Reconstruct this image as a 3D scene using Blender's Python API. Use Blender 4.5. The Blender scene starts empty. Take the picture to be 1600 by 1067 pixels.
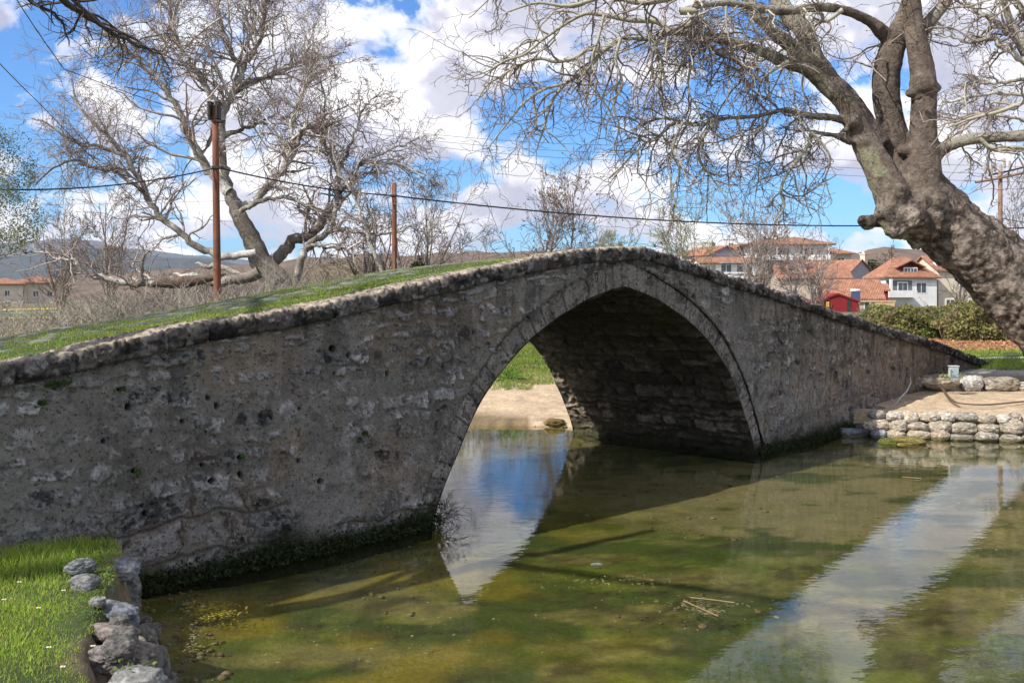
import bpy, bmesh, math, random
import numpy as np
from mathutils import Vector
# blobs: bearing, elevation, width, height (degrees), amount  (positive = cloud, negative = clear)
BLOBS = [(-26.5, 13, 6, 6, -.17), (1.5, 9.6, 3.2, 2.2, -.12), (-3, 7.3, 3.2, 1.3, -.13), (13, 5.7, 6.5, 1.0, -.13), (12.5, 10.8, 4, 3, -.14), (-6.7, 13.4, 2, 1.5, -.07), (27, 8, 2.5, 1.3, -.08),
         (-28, 14.0, 1.6, 1.1, .2), (-13, 9, 8, 5, .05), (-8, 14, 5, 2.5, .06), (-3, 14.5, 5, 2.0, .07), (8, 13.5, 3, 2, .05)]
CLOUDB = .95; SKYTINT = (.42, .80, 1.24); WBUMP = .0020
CS = 9.5; CO = (.3, .1, .0)
R = math.radians
C = bpy.context.scene.collection
# ------------------------------------------------------------------ camera
cd = bpy.data.cameras.new('camera'); cam = bpy.data.objects.new('camera', cd); C.objects.link(cam)
CH = 2.2; F = 1546.0; YH = 465.0
cam.location = (0, 0, CH); cam.rotation_euler = (R(90), 0, 0)
cd.sensor_width = 36; cd.lens = F/1600*36; cd.shift_y = -(533.5-YH)/1600
cd.clip_start = 0.1; cd.clip_end = 30000
bpy.context.scene.camera = cam
sc = bpy.context.scene
sc.view_settings.view_transform = 'Standard'; sc.view_settings.look = 'None'
sc.view_settings.exposure = 0.48; sc.view_settings.gamma = 1
# ------------------------------------------------------------------ sun and sky
SUNH = np.array([-.83, -.557]); SUNEL = 41.5
sx, sy = SUNH/np.linalg.norm(SUNH)*math.cos(R(SUNEL)); sz = math.sin(R(SUNEL))
sl = bpy.data.lights.new('sun', 'SUN'); sl.energy = 4.8; sl.angle = R(.5); sl.color = (1, .95, .86)
so = bpy.data.objects.new('sun', sl); C.objects.link(so)
so.rotation_euler = Vector((sx, sy, sz)).to_track_quat('Z', 'Y').to_euler()
w = bpy.data.worlds.new('World'); sc.world = w; w.use_nodes = True
nt = w.node_tree; nt.nodes.clear()
def N(t, kind, **kw):
    n = t.nodes.new(kind)
    for k, v in kw.items(): setattr(n, k, v)
    return n
def mth(t, op, a, b=None, c=None, clamp=False):
    n = t.nodes.new('ShaderNodeMath'); n.operation = op; n.use_clamp = clamp
    for i, v in enumerate((a, b, c)):
        if v is None: continue
        if isinstance(v, (int, float)): n.inputs[i].default_value = v
        else: t.links.new(v, n.inputs[i])
    return n.outputs[0]
def ramp(t, fac, stops, interp='LINEAR'):
    n = t.nodes.new('ShaderNodeValToRGB'); n.color_ramp.interpolation = interp
    e = n.color_ramp.elements
    while len(e) < len(stops): e.new(0.5)
    for i, (p, c) in enumerate(stops):
        e[i].position = p; e[i].color = (c[0], c[1], c[2], 1) if not isinstance(c, (int, float)) else (c, c, c, 1)
    t.links.new(fac, n.inputs[0]); return n.outputs[0]
def mixc(t, fac, a, b, mode='MIX'):
    n = t.nodes.new('ShaderNodeMix'); n.data_type = 'RGBA'; n.blend_type = mode
    for s, v in ((n.inputs[0], fac), (n.inputs[6], a), (n.inputs[7], b)):
        if isinstance(v, (int, float)): s.default_value = v
        elif isinstance(v, tuple): s.default_value = (*v, 1)
        else: t.links.new(v, s)
    return n.outputs[2]
sky = N(nt, 'ShaderNodeTexSky', sky_type='NISHITA', sun_disc=False)
sky.sun_elevation = R(SUNEL); sky.sun_rotation = math.atan2(sx, sy) % (2*math.pi)
sky.air_density = 1.0; sky.dust_density = .6; sky.ozone_density = 2.0; sky.altitude = 100
tc = N(nt, 'ShaderNodeTexCoord'); sep = N(nt, 'ShaderNodeSeparateXYZ'); nt.links.new(tc.outputs['Generated'], sep.inputs[0])
X, Y, Z = sep.outputs
zz = mth(nt, 'ADD', mth(nt, 'MAXIMUM', Z, 0.0), 0.16)
cmb = N(nt, 'ShaderNodeCombineXYZ')
nt.links.new(X, cmb.inputs[0]); nt.links.new(Y, cmb.inputs[1]); nt.links.new(mth(nt, 'MULTIPLY', mth(nt, 'POWER', mth(nt, 'MAXIMUM', Z, 0.0), .75), 1.15), cmb.inputs[2])
def nz(scale, det, rough, dist=0.0, off=None):
    n = N(nt, 'ShaderNodeTexNoise'); n.inputs['Scale'].default_value = scale; n.inputs['Detail'].default_value = det
    n.inputs['Roughness'].default_value = rough; n.inputs['Distortion'].default_value = dist
    src = cmb.outputs[0]
    if off:
        m = N(nt, 'ShaderNodeMapping'); m.inputs['Location'].default_value = off; nt.links.new(src, m.inputs[0]); src = m.outputs[0]
    nt.links.new(src, n.inputs['Vector']); return n.outputs['Fac']
def blob(ax, el, ra, re, amp):
    # cloud bank / clear gap at a compass bearing (deg right of +Y) and elevation in the sky
    a = mth(nt, 'ARCTAN2', X, Y); h = mth(nt, 'SQRT', mth(nt, 'ADD', mth(nt, 'MULTIPLY', X, X), mth(nt, 'MULTIPLY', Y, Y)))
    e = mth(nt, 'ARCTAN2', Z, h)
    da = mth(nt, 'DIVIDE', mth(nt, 'SUBTRACT', a, R(ax)), R(ra)); de = mth(nt, 'DIVIDE', mth(nt, 'SUBTRACT', e, R(el)), R(re))
    q = mth(nt, 'ADD', mth(nt, 'MULTIPLY', da, da), mth(nt, 'MULTIPLY', de, de))
    return mth(nt, 'MULTIPLY', mth(nt, 'EXPONENT', mth(nt, 'MULTIPLY', q, -1.0)), amp)
n1 = nz(CS, 10, .55, .25, CO); n2 = nz(CS*3.1, 7, .6)
nup = nz(CS, 4, .5, .25, (CO[0], CO[1], CO[2]+.035))
dens = mth(nt, 'ADD', mth(nt, 'MULTIPLY', n1, .72), mth(nt, 'MULTIPLY', n2, .28))
for b in BLOBS: dens = mth(nt, 'ADD', dens, blob(*b))
mask = ramp(nt, dens, [(.435, 0), (.468, .55), (.52, 1)])
shade = nz(1.15, 9, .56, .25, (.05, .12, .02))
# thicker cloud is greyer underneath
thick = ramp(nt, mth(nt, 'ADD', mth(nt, 'MULTIPLY', mth(nt, 'SUBTRACT', nup, n1), 1.6), dens), [(.45, (1, 1, 1)), (.52, (.84, .84, .90)), (.60, (.60, .61, .70))])
bil = ramp(nt, nz(5.5, 7, .62), [(.35, (.74, .74, .80)), (.60, (1, 1, 1))])
ccol = mixc(nt, 1.0, thick, bil, 'MULTIPLY')
ccol = mixc(nt, 1.0, ccol, (CLOUDB, CLOUDB*.985, CLOUDB*.985), 'MULTIPLY')
skc = mixc(nt, 1.0, sky.outputs[0], SKYTINT, 'MULTIPLY')
bg1 = N(nt, 'ShaderNodeBackground'); nt.links.new(skc, bg1.inputs[0]); bg1.inputs[1].default_value = .11
bg2 = N(nt, 'ShaderNodeBackground'); nt.links.new(ccol, bg2.inputs[0]); bg2.inputs[1].default_value = 1.0
mx = N(nt, 'ShaderNodeMixShader'); nt.links.new(mask, mx.inputs[0]); nt.links.new(bg1.outputs[0], mx.inputs[1]); nt.links.new(bg2.outputs[0], mx.inputs[2])
wo = N(nt, 'ShaderNodeOutputWorld'); nt.links.new(mx.outputs[0], wo.inputs[0])
# ------------------------------------------------------------------ helpers
def P(px, py, d): return ((px-800)/F*d, d, CH-(py-YH)/F*d)
def Pg(px, py, z): d = F*(CH-z)/(py-YH); return ((px-800)/F*d, d, z)
def hsh(i, j, k, s):
    with np.errstate(over='ignore'):
        h = (i.astype(np.uint32)*np.uint32(374761393) + j.astype(np.uint32)*np.uint32(668265263) + k.astype(np.uint32)*np.uint32(2147483647-58) + np.uint32((s*974634777) & 0xffffffff))
        h = (h ^ (h >> np.uint32(13)))*np.uint32(1274126177); h = h ^ (h >> np.uint32(16))
        h = h*np.uint32(2246822519); h = h ^ (h >> np.uint32(15))
    return h.astype(np.float64)/4294967295.0
def vn(x, y, z=0.0, s=0):
    x, y, z = np.broadcast_arrays(np.asarray(x, float), np.asarray(y, float), np.asarray(z, float))
    i, j, k = np.floor(x), np.floor(y), np.floor(z); fx, fy, fz = x-i, y-j, z-k
    i, j, k = i.astype(np.int64), j.astype(np.int64), k.astype(np.int64)
    u, v, t = (q*q*q*(q*(q*6-15)+10) for q in (fx, fy, fz))
    r = 0
    for a in (0, 1):
        for b in (0, 1):
            for c in (0, 1):
                if c == 1 and not np.any(fz): continue
                r = r + (u if a else 1-u)*(v if b else 1-v)*(t if c else 1-t)*hsh(i+a, j+b, k+c, s)
    return r
def fbm(x, y, z=0.0, o=4, s=0, g=.5):
    r = 0; a = 1; t = 0
    for q in range(o):
        r = r + a*vn(np.asarray(x)*2**q+q*7.3, np.asarray(y)*2**q+q*3.1, np.asarray(z)*2**q, s+q); t += a; a *= g
    return r/t
def sst(e0, e1, x): t = np.clip((x-e0)/(e1-e0), 0, 1); return t*t*(3-2*t)
def lerp(a, b, t):
    t = np.asarray(t)
    return a+(b-a)*(t[..., None] if np.ndim(a) > 0 and np.shape(a)[-1:] == (3,) and np.ndim(t) < max(np.ndim(a), np.ndim(b), np.ndim(t)+1) else t)
def cmixv(base, col, t): return base*(1-t[:, None]) + np.asarray(col)[None]*t[:, None]
def mesh_np(name, V, Fq, cols=None, smooth=True):
    V = np.asarray(V, np.float32).reshape(-1, 3); me = bpy.data.meshes.new(name)
    if isinstance(Fq, (list, tuple)): groups = [np.asarray(g, np.int32) for g in Fq if len(g)]
    else: groups = [np.asarray(Fq, np.int32)]
    nf = sum(len(g) for g in groups); ls = np.concatenate([g.ravel() for g in groups])
    tot = np.concatenate([np.full(len(g), g.shape[1], np.int32) for g in groups]); st = np.concatenate([[0], np.cumsum(tot)[:-1]]).astype(np.int32)
    me.vertices.add(len(V)); me.vertices.foreach_set('co', V.ravel())
    me.loops.add(len(ls)); me.loops.foreach_set('vertex_index', ls)
    me.polygons.add(nf); me.polygons.foreach_set('loop_start', st); me.polygons.foreach_set('loop_total', tot)
    me.polygons.foreach_set('use_smooth', np.full(nf, smooth)); me.update(calc_edges=True); me.validate(clean_customdata=False)
    if cols is not None and len(me.vertices) == len(V):
        a = me.color_attributes.new('Col', 'FLOAT_COLOR', 'POINT')
        cc = np.ones((len(V), 4), np.float32); cc[:, :3] = np.clip(cols, 0, 1); a.data.foreach_set('color', cc.ravel())
    return me
def link(name, me, mat, parent=None):
    o = bpy.data.objects.new(name, me); C.objects.link(o)
    if mat: me.materials.append(mat)
    if parent: o.parent = parent
    return o
def tag(o, label=None, cat=None, group=None, kind=None):
    if label: o['label'] = label
    if cat: o['category'] = cat
    if group: o['group'] = group
    if kind: o['kind'] = kind
    return o
def thing(name, label, cat, loc=(0, 0, 0), group=None, rz=0):
    o = bpy.data.objects.new(name, None); C.objects.link(o); o.location = loc; o.rotation_euler[2] = rz
    o.empty_display_size = .2
    return tag(o, label, cat, group)
def child(name, me, mat, t):
    # mesh given in world coordinates, parented under its thing
    o = link(name, me, mat, t); l = t.location
    me.transform(__import__('mathutils').Matrix.Translation((-l[0], -l[1], -l[2])))
    return o
def grid(nu, nv):
    a = np.arange(nu*nv).reshape(nu, nv)
    return np.stack([a[:-1, :-1], a[1:, :-1], a[1:, 1:], a[:-1, 1:]], -1).reshape(-1, 4)
def compact(V, Fq, cols):
    u, inv = np.unique(Fq.ravel(), return_inverse=True)
    return V[u], inv.reshape(Fq.shape), (cols[u] if cols is not None else None)
class MB:
    def __init__(s): s.v = []; s.f = []; s.c = []
    def add(s, vs, fs, col=None):
        b = len(s.v); s.v += [tuple(p) for p in vs]; s.f += [tuple(i+b for i in f) for f in fs]; s.c += [col or (1, 1, 1)]*len(vs)
    def box(s, x0, x1, y0, y1, z0, z1, col=None):
        s.add([(x0, y0, z0), (x1, y0, z0), (x1, y1, z0), (x0, y1, z0), (x0, y0, z1), (x1, y0, z1), (x1, y1, z1), (x0, y1, z1)],
              [(0, 3, 2, 1), (4, 5, 6, 7), (0, 1, 5, 4), (1, 2, 6, 5), (2, 3, 7, 6), (3, 0, 4, 7)], col)
    def prism(s, poly, y0, y1, col=None):   # poly in x,z extruded along y
        n = len(poly); s.add([(x, y0, z) for x, z in poly]+[(x, y1, z) for x, z in poly],
              [tuple(range(n)), tuple(range(2*n-1, n-1, -1))]+[(i, i+n, (i+1) % n+n, (i+1) % n) for i in range(n)], col)
    def mesh(s, name):
        me = bpy.data.meshes.new(name); me.from_pydata(s.v, [], s.f); me.update()
        bm = bmesh.new(); bm.from_mesh(me); bmesh.ops.recalc_face_normals(bm, faces=bm.faces); bm.to_mesh(me); bm.free()
        return me
def tubes(items, taper_cap=True):
    # items: (points Nx3, radii N, sides, colour(3) or Nx3)
    VV = []; FF = []; CC = []; base = 0
    for pts, rad, k, col in items:
        pts = np.asarray(pts, float); n = len(pts)
        if n < 2: continue
        t = np.gradient(pts, axis=0); t /= np.linalg.norm(t, axis=1)[:, None]+1e-9
        ref = np.array([0, 0, 1.]) if abs(t[0, 2]) < .8 else np.array([1., 0, 0])
        a = np.cross(t, ref); la = np.linalg.norm(a, axis=1)[:, None]
        bad = la[:, 0] < .15
        if bad.any(): a[bad] = np.cross(t[bad], ref+np.array([.5, .3, 0])); la = np.linalg.norm(a, axis=1)[:, None]
        a /= la+1e-9; b = np.cross(t, a)
        an = np.arange(k)*2*math.pi/k
        r = np.asarray(rad, float)[:, None, None]
        V = pts[:, None]+r*(a[:, None]*np.cos(an)[None, :, None]+b[:, None]*np.sin(an)[None, :, None])
        VV.append(V.reshape(-1, 3)); i = np.arange(n-1)[:, None]*k; j = np.arange(k)[None]; j2 = (j+1) % k
        FF.append(np.stack([i+j, i+j2, i+k+j2, i+k+j], -1).reshape(-1, 4)+base)
        col = np.asarray(col, float)
        CC.append(np.repeat(np.broadcast_to(col, (n, 3)), k, axis=0)); base += n*k
    return np.concatenate(VV), np.concatenate(FF), np.concatenate(CC)
# ------------------------------------------------------------------ materials
def vmat(name, rough=.9, fine=0.0, fscale=40, bump=0.0, bscale=60, spec=.3, tint=None, transl=0.0, pits=0.0, pscale=50):
    m = bpy.data.materials.new(name); m.use_nodes = True; t = m.node_tree; p = t.nodes['Principled BSDF']
    a = N(t, 'ShaderNodeAttribute', attribute_name='Col'); c = a.outputs['Color']
    g = N(t, 'ShaderNodeNewGeometry')
    if tint: c = mixc(t, 1.0, c, tint, 'MULTIPLY')
    if fine:
        n = N(t, 'ShaderNodeTexNoise'); n.inputs['Scale'].default_value = fscale; n.inputs['Detail'].default_value = 6; n.inputs['Roughness'].default_value = .65
        t.links.new(g.outputs['Position'], n.inputs['Vector'])
        f = ramp(t, n.outputs['Fac'], [(.28, 1-fine), (.72, 1+fine*.0+.0)]) if False else ramp(t, n.outputs['Fac'], [(.3, 1-fine), (.7, 1.0)])
        c = mixc(t, 1.0, c, f, 'MULTIPLY')
    if pits:
        n = N(t, 'ShaderNodeTexNoise'); n.inputs['Scale'].default_value = pscale; n.inputs['Detail'].default_value = 4; n.inputs['Roughness'].default_value = .6
        t.links.new(g.outputs['Position'], n.inputs['Vector'])
        c = mixc(t, 1.0, c, ramp(t, n.outputs['Fac'], [(.34, 1-pits), (.43, 1.0), (.60, 1.0), (.68, 1+pits*.45)]), 'MULTIPLY')
    t.links.new(c, p.inputs['Base Color']); p.inputs['Roughness'].default_value = rough; p.inputs['Specular IOR Level'].default_value = spec
    if bump:
        n = N(t, 'ShaderNodeTexNoise'); n.inputs['Scale'].default_value = bscale; n.inputs['Detail'].default_value = 5; n.inputs['Roughness'].default_value = .7
        t.links.new(g.outputs['Position'], n.inputs['Vector'])
        b = N(t, 'ShaderNodeBump'); b.inputs['Strength'].default_value = 1; b.inputs['Distance'].default_value = bump
        t.links.new(n.outputs['Fac'], b.inputs['Height']); t.links.new(b.outputs[0], p.inputs['Normal'])
    if transl:
        tr = N(t, 'ShaderNodeBsdfTranslucent'); t.links.new(c, tr.inputs[0]); ms = N(t, 'ShaderNodeMixShader'); ms.inputs[0].default_value = transl
        t.links.new(p.outputs[0], ms.inputs[1]); t.links.new(tr.outputs[0], ms.inputs[2]); t.links.new(ms.outputs[0], t.nodes['Material Output'].inputs[0])
    return m
def pmat(name, col, rough=.8, var=.25, scale=3.0, metal=0.0, spec=.3, bump=0.0, bs=20):
    m = bpy.data.materials.new(name); m.use_nodes = True; t = m.node_tree; p = t.nodes['Principled BSDF']
    g = N(t, 'ShaderNodeTexCoord'); n = N(t, 'ShaderNodeTexNoise'); n.inputs['Scale'].default_value = scale; n.inputs['Detail'].default_value = 6; n.inputs['Roughness'].default_value = .65
    t.links.new(g.outputs['Object'], n.inputs['Vector'])
    c = ramp(t, n.outputs['Fac'], [(.3, tuple(q*(1-var) for q in col)), (.7, tuple(min(1, q*(1+var*.4)) for q in col))])
    t.links.new(c, p.inputs['Base Color']); p.inputs['Roughness'].default_value = rough; p.inputs['Metallic'].default_value = metal; p.inputs['Specular IOR Level'].default_value = spec
    if bump:
        n2 = N(t, 'ShaderNodeTexNoise'); n2.inputs['Scale'].default_value = bs; n2.inputs['Detail'].default_value = 5; t.links.new(g.outputs['Object'], n2.inputs['Vector'])
        b = N(t, 'ShaderNodeBump'); b.inputs['Distance'].default_value = bump; t.links.new(n2.outputs['Fac'], b.inputs['Height']); t.links.new(b.outputs[0], p.inputs['Normal'])
    return m
M_stone = vmat('old_masonry', .92, .35, 16, .016, 50, pits=.8, pscale=42)
M_rock = vmat('river_stone', .85, .3, 26, .010, 40, pits=.35, pscale=60)
M_bark = vmat('plane_bark', .88, .45, 9, .05, 22, pits=.55, pscale=17)
M_twig = vmat('twig_bark', .85)
M_ground = vmat('earth', .95, .4, 18, .02, 22)
M_leaf = vmat('leaf', .7, transl=.35)
M_grass = vmat('grass_blades', .6, transl=.4)
# ------------------------------------------------------------------ bridge frame
A0 = np.array([3.531, 13.997]); U = np.array([.68789, .72581]); NN = np.array([-.72581, .68789])
def W(s, w_, z):
    s = np.asarray(s, float); w_ = np.asarray(w_, float); z = np.asarray(z, float)
    s, w_, z = np.broadcast_arrays(s, w_, z)
    return np.stack([A0[0]+s*U[0]+w_*NN[0], A0[1]+s*U[1]+w_*NN[1], z], -1)
BW = 3.3; AX = -3.19
INX = np.array([0, .24, .48, .72, .96, 1.18, 1.42, 1.57, 1.76, 1.93, 2.08, 2.20, 2.36, 2.48, 2.60, 2.73, 2.87, 2.97, 3.03, 3.06, 3.06])
INZ = np.array([2.33, 2.29, 2.23, 2.17, 2.07, 1.99, 1.87, 1.80, 1.68, 1.56, 1.44, 1.34, 1.18, 1.03, .84, .62, .40, .20, .05, -.1, -.6])
EXX = np.array([0, .15, .40, .66, 1.12, 1.59, 1.99, 2.26, 2.51, 2.73, 2.90, 3.07, 3.21, 3.27, 3.30, 3.30])
EXZ = np.array([2.62, 2.60, 2.54, 2.46, 2.29, 2.07, 1.83, 1.60, 1.34, 1.07, .79, .47, .18, 0, -.1, -.6])
def resamp(x, z, n):
    # smooth then resample by arc length
    L = np.concatenate([[0], np.cumsum(np.hypot(np.diff(x), np.diff(z)))]); t = np.linspace(0, L[-1], 400)
    xx = np.interp(t, L, x); zz_ = np.interp(t, L, z); k = np.hanning(41); k /= k.sum()
    def sm(a): p = np.concatenate([2*a[0]-a[20:0:-1], a, 2*a[-1]-a[-2:-22:-1]]); return np.convolve(p, k, 'valid')
    xx, zz_ = sm(xx), sm(zz_); L = np.concatenate([[0], np.cumsum(np.hypot(np.diff(xx), np.diff(zz_)))])
    t = np.linspace(0, L[-1], n); return np.interp(t, L, xx), np.interp(t, L, zz_), L[-1]
TS = np.array([-18, -15, -12, -10.13, -9.78, -9.49, -9.19, -8.65, -8.03, -7.5, -6.83, -6.12, -5.27, -4.42, -3.67, -3.1, -2.54, -1.82, -1.13, 1.14, 1.78, 3.05, 5.02, 7.36, 8.73, 9.4])
TZ = np.array([.75, 1.0, 1.45, 1.74, 1.79, 1.86, 1.91, 2.0, 2.07, 2.15, 2.26, 2.38, 2.51, 2.66, 2.74, 2.78, 2.735, 2.62, 2.50, 2.17, 2.05, 1.84, 1.55, 1.2, .93, .80])
_ts = np.linspace(-18, 9.4, 900); _tz = np.interp(_ts, TS, TZ); _k = np.hanning(25); _k /= _k.sum(); _tz = np.convolve(np.pad(_tz, 12, mode='edge'), _k, 'valid')
def top(s): return np.interp(s, _ts, _tz)
def ledge(s): return top(s)-.115-.02*np.exp(-((s+9)/3)**2)
# ------------------------------------------------------------------ masonry height / colour field
rg = np.random.RandomState(11)
def layout(z0, z1, hmin, hmax, wmin, wmax, s0, s1):
    rows = [z0]
    while rows[-1] < z1: rows.append(rows[-1]+rg.uniform(hmin, hmax))
    cells = []
    for r in rows:
        c = [s0-rg.uniform(0, wmax)]
        while c[-1] < s1: c.append(c[-1]+rg.uniform(wmin, wmax)*(.6+.8*rg.rand()))
        cells.append(np.array(c))
    return np.array(rows), cells
def masonry(s, z, lay, warp=.05, mort=.02, expo=(0, 1), seed=0):
    rows, cells = lay; sh = s.shape; s = s.ravel(); z = z.ravel()
    ws = s+warp*2*(fbm(s*3.1, z*3.1, o=3, s=seed)-.5)*2+.05*(fbm(s*13, z*13, o=2, s=seed+3)-.5)*2; wz = z+warp*1.3*(fbm(s*3.3+9, z*2.9, o=3, s=seed+5)-.5)*2+.02*np.sin(s*.9+seed)
    r = np.clip(np.searchsorted(rows, wz)-1, 0, len(rows)-2); d = np.full(s.shape, 9.); cid = np.zeros(s.shape)
    for k in range(len(rows)-1):
        m = r == k
        if not m.any(): continue
        c = cells[k]; q = np.clip(np.searchsorted(c, ws[m])-1, 0, len(c)-2)
        d[m] = np.minimum(np.minimum(ws[m]-c[q], c[q+1]-ws[m]), np.minimum(wz[m]-rows[k], rows[k+1]-wz[m])); cid[m] = k*1000+q
    ci = cid.astype(np.int64); r1 = hsh(ci, ci*0, ci*0, seed+1); r2 = hsh(ci, ci*0+1, ci*0, seed+2); r3 = hsh(ci, ci*0+2, ci*0, seed+3)
    e = expo[0]+(expo[1]-expo[0])*r1
    edge = mort+(1-e)*.05+.075*(fbm(s*12, z*12, o=4, s=seed+8, g=.65)-.5)
    st = sst(edge, edge+.022, d)*np.clip(e*1.6, 0, 1)
    return (st.reshape(sh), d.reshape(sh), r2.reshape(sh), r3.reshape(sh), e.reshape(sh))
LAYA = layout(-.6, 3.0, .10, .20, .10, .26, -19, 10)      # small rubble
LAYB = layout(-.6, 3.0, .20, .34, .28, .62, -19, 10)      # large squared blocks low down
HOLES = []
for _ in range(105):
    hs = rg.uniform(-11, 9)
    if abs(hs+3.19) > 3.5: HOLES.append((hs, rg.uniform(.25, 1.0)*(top(hs)-.15), rg.uniform(.012, .03), rg.rand()))
def wallfield(s, z, seed=0):
    tz = top(s)
    a = masonry(s, z, LAYA, .075, .010, (.30, 1), seed+21); b = masonry(s, z, LAYB, .06, .012, (.45, 1), seed+37)
    low = sst(.72, .50, z+.45*(fbm(s*.8, z*1.2, o=2, s=4)-.5)); left = sst(2.0, -1.0, s)
    low = low*(.35+.5*left)
    st = a[0]*(1-low)+b[0]*low; d = np.where(low > .5, b[1], a[1]); t1 = np.where(low > .5, b[2], a[2]); t2 = np.where(low > .5, b[3], a[3])
    n0 = fbm(s*1.1, z*1.3, o=4, s=50); n1 = fbm(s*9, z*9, o=4, s=60, g=.6); n2 = fbm(s*34, z*34, o=3, s=70, g=.65); n3 = fbm(s*22, z*8, o=3, s=75)
    smear = sst(.53, .65, fbm(s*1.6+4, z*2.1, o=3, s=80))          # mortar wiped over the stones
    st = st*(1-.7*smear)
    pit = (st*.85+.15)*sst(.50, .60, n2*.55+n1*.45+.22*(t2-.62)) ; blk = sst(.58, .67, fbm(s*5.2, z*6.0, o=5, s=90, g=.65))*(.35+.65*st)
    h = .008*(n0-.5)+.008*(n1-.5)+st*(.012+.010*t1)-.016*pit+.006*(n2-.5)*(.35+st)
    vpit = sst(.57, .66, n3)*sst(-1.5, 1.0, s)*.8; h = h-.01*vpit
    col = np.empty(s.shape+(3,)); right = sst(-1, 7, s)
    mort = np.array([.205, .190, .166])*(1-right[..., None])+np.array([.245, .190, .140])*right[..., None]
    mort = mort*(.70+.6*n0[..., None])*(.75+.5*n1[..., None])*(.85+.3*n2[..., None])
    warm = sst(.55, .68, fbm(s*1.9+30, z*2.4, o=3, s=95)); mort = mort*(1-warm[..., None])+mort*np.array([1.08, .98, .88])*warm[..., None]
    sc1 = np.array([.30, .29, .278])*(.55+.8*t1[..., None]); wm = (t2 > .88)[..., None]; sc1 = np.where(wm, sc1*np.array([1.08, .95, .85]), sc1)
    sc1 = sc1*(1-.3*right[..., None]*np.array([.2, .6, 1.0])); sc1 = sc1*(.55+.95*n1[..., None])*(.7+.62*n2[..., None])
    col = mort*(1-st[..., None])+sc1*st[..., None]
    rim = st*sst(.085, .035, d)*sst(.42, .56, n2); col = col*(1+.6*rim[..., None])
    wht = sst(.66, .74, fbm(s*8.3+70, z*10.7, o=4, s=101, g=.65))*sst(.42, .55, n2)*(1-.75*right); col = col*(1-.6*wht[..., None])+np.array([.40, .385, .36])*.6*wht[..., None]
    col = col*(1-.82*pit[..., None])*(1-.72*blk[..., None])*(1-.45*vpit[..., None]); h = h-.012*blk
    gap = sst(.018, .004, d)*sst(.62, .45, n0)*(1-smear)*(.3+.7*low); col = col*(1-.6*gap[..., None]); h = h-.010*gap
    # run-off stains, and an even darker band under the coping
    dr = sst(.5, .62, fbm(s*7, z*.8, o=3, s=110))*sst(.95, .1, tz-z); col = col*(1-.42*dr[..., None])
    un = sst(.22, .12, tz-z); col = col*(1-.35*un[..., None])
    # flat slivers tucked in below the coping
    zz2 = tz-z; sl = sst(.70, .75, vn(s*9+1.5*n1, zz2*34+2.5*n1, s=120)+.25*(n1-.5))*sst(.36, .26, zz2)*sst(.13, .16, zz2)*sst(1, -4, s); h = h+.02*sl; col = col*(1-.8*sl[..., None])+np.array([.31, .30, .285])*(.6+.8*n1[..., None])*.8*sl[..., None]
    for hs, hz, hr, hq in HOLES:
        m = (np.abs(s-hs) < .12) & (np.abs(z-hz) < .1)
        if m.any():
            q = np.hypot((s[m]-hs)*(.7+.6*hq), (z[m]-hz))+.012*(n1[m]-.5); k = sst(hr*1.25, hr*.7, q); h[m] -= .07*k
            g = np.array([.02, .03, .008]) if hq < .15 else np.array([.012, .011, .01]); col[m] = col[m]*(1-k[:, None])+g*k[:, None]
    ddv = (z-exz(s-AX))*.75; edg = sst(.045, .0, ddv+.05*(n1-.5))*(np.abs(s-AX) < 3.5)*(ddv > -.03)*sst(.36, .5, n0*.5+n2*.5); col = col*(1-.75*edg[..., None])  # shadow line of the arch ring painted dark along the wall edge
    # wet, mossy foot
    wet = sst(.30, .06, z+.26*(fbm(s*2.4, z*3, o=4, s=130)-.5)); mz = fbm(s*13, z*13, o=3, s=140)
    col = col*(1-wet[..., None])+(np.array([.022, .024, .012])*(.4+1.2*mz[..., None]))*wet[..., None]; h = h+wet*.05*(mz-.35)
    gm = sst(.58, .72, fbm(s*2.3+11, z*3.1, o=5, s=150, g=.6))*sst(-8, -10.2, s)*.5; col = col*(1-gm[..., None])+np.array([.06, .085, .02])*gm[..., None]
    return h, col
bridge = thing('stone_bridge', 'old arched rubble stone footbridge spanning the shallow river', 'bridge', tuple(W(0, BW/2, 0)))
ix, iz, LI = resamp(INX, INZ, 420); ex, ez, LE = resamp(EXX, EXZ, 420)
def exz(x): return np.interp(np.abs(x), ex, ez, right=-9)
# near wall
def depth_s(s): return A0[1]+s*U[1]
ss = [-18.0]
while ss[-1] < 9.4:
    d = depth_s(ss[-1]); ss.append(ss[-1]+(max(.0013*d, .006) if ss[-1] > -10.7 else .03))
ss = np.array(ss); zs = np.arange(-.4, 2.86, .0095)
S, Z_ = np.meshgrid(ss, zs, indexing='ij')
keep = (Z_ < ledge(S)+.03) & ~((np.abs(S-AX) < 3.31) & (Z_ < exz(S-AX)-.012))
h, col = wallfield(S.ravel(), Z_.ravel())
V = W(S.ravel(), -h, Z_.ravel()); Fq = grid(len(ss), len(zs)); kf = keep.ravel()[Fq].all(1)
V, Fq, col = compact(V, Fq[kf], col); child('spandrel_wall', mesh_np('near_wall', V, Fq[:, ::-1], col), M_stone, bridge)
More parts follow.
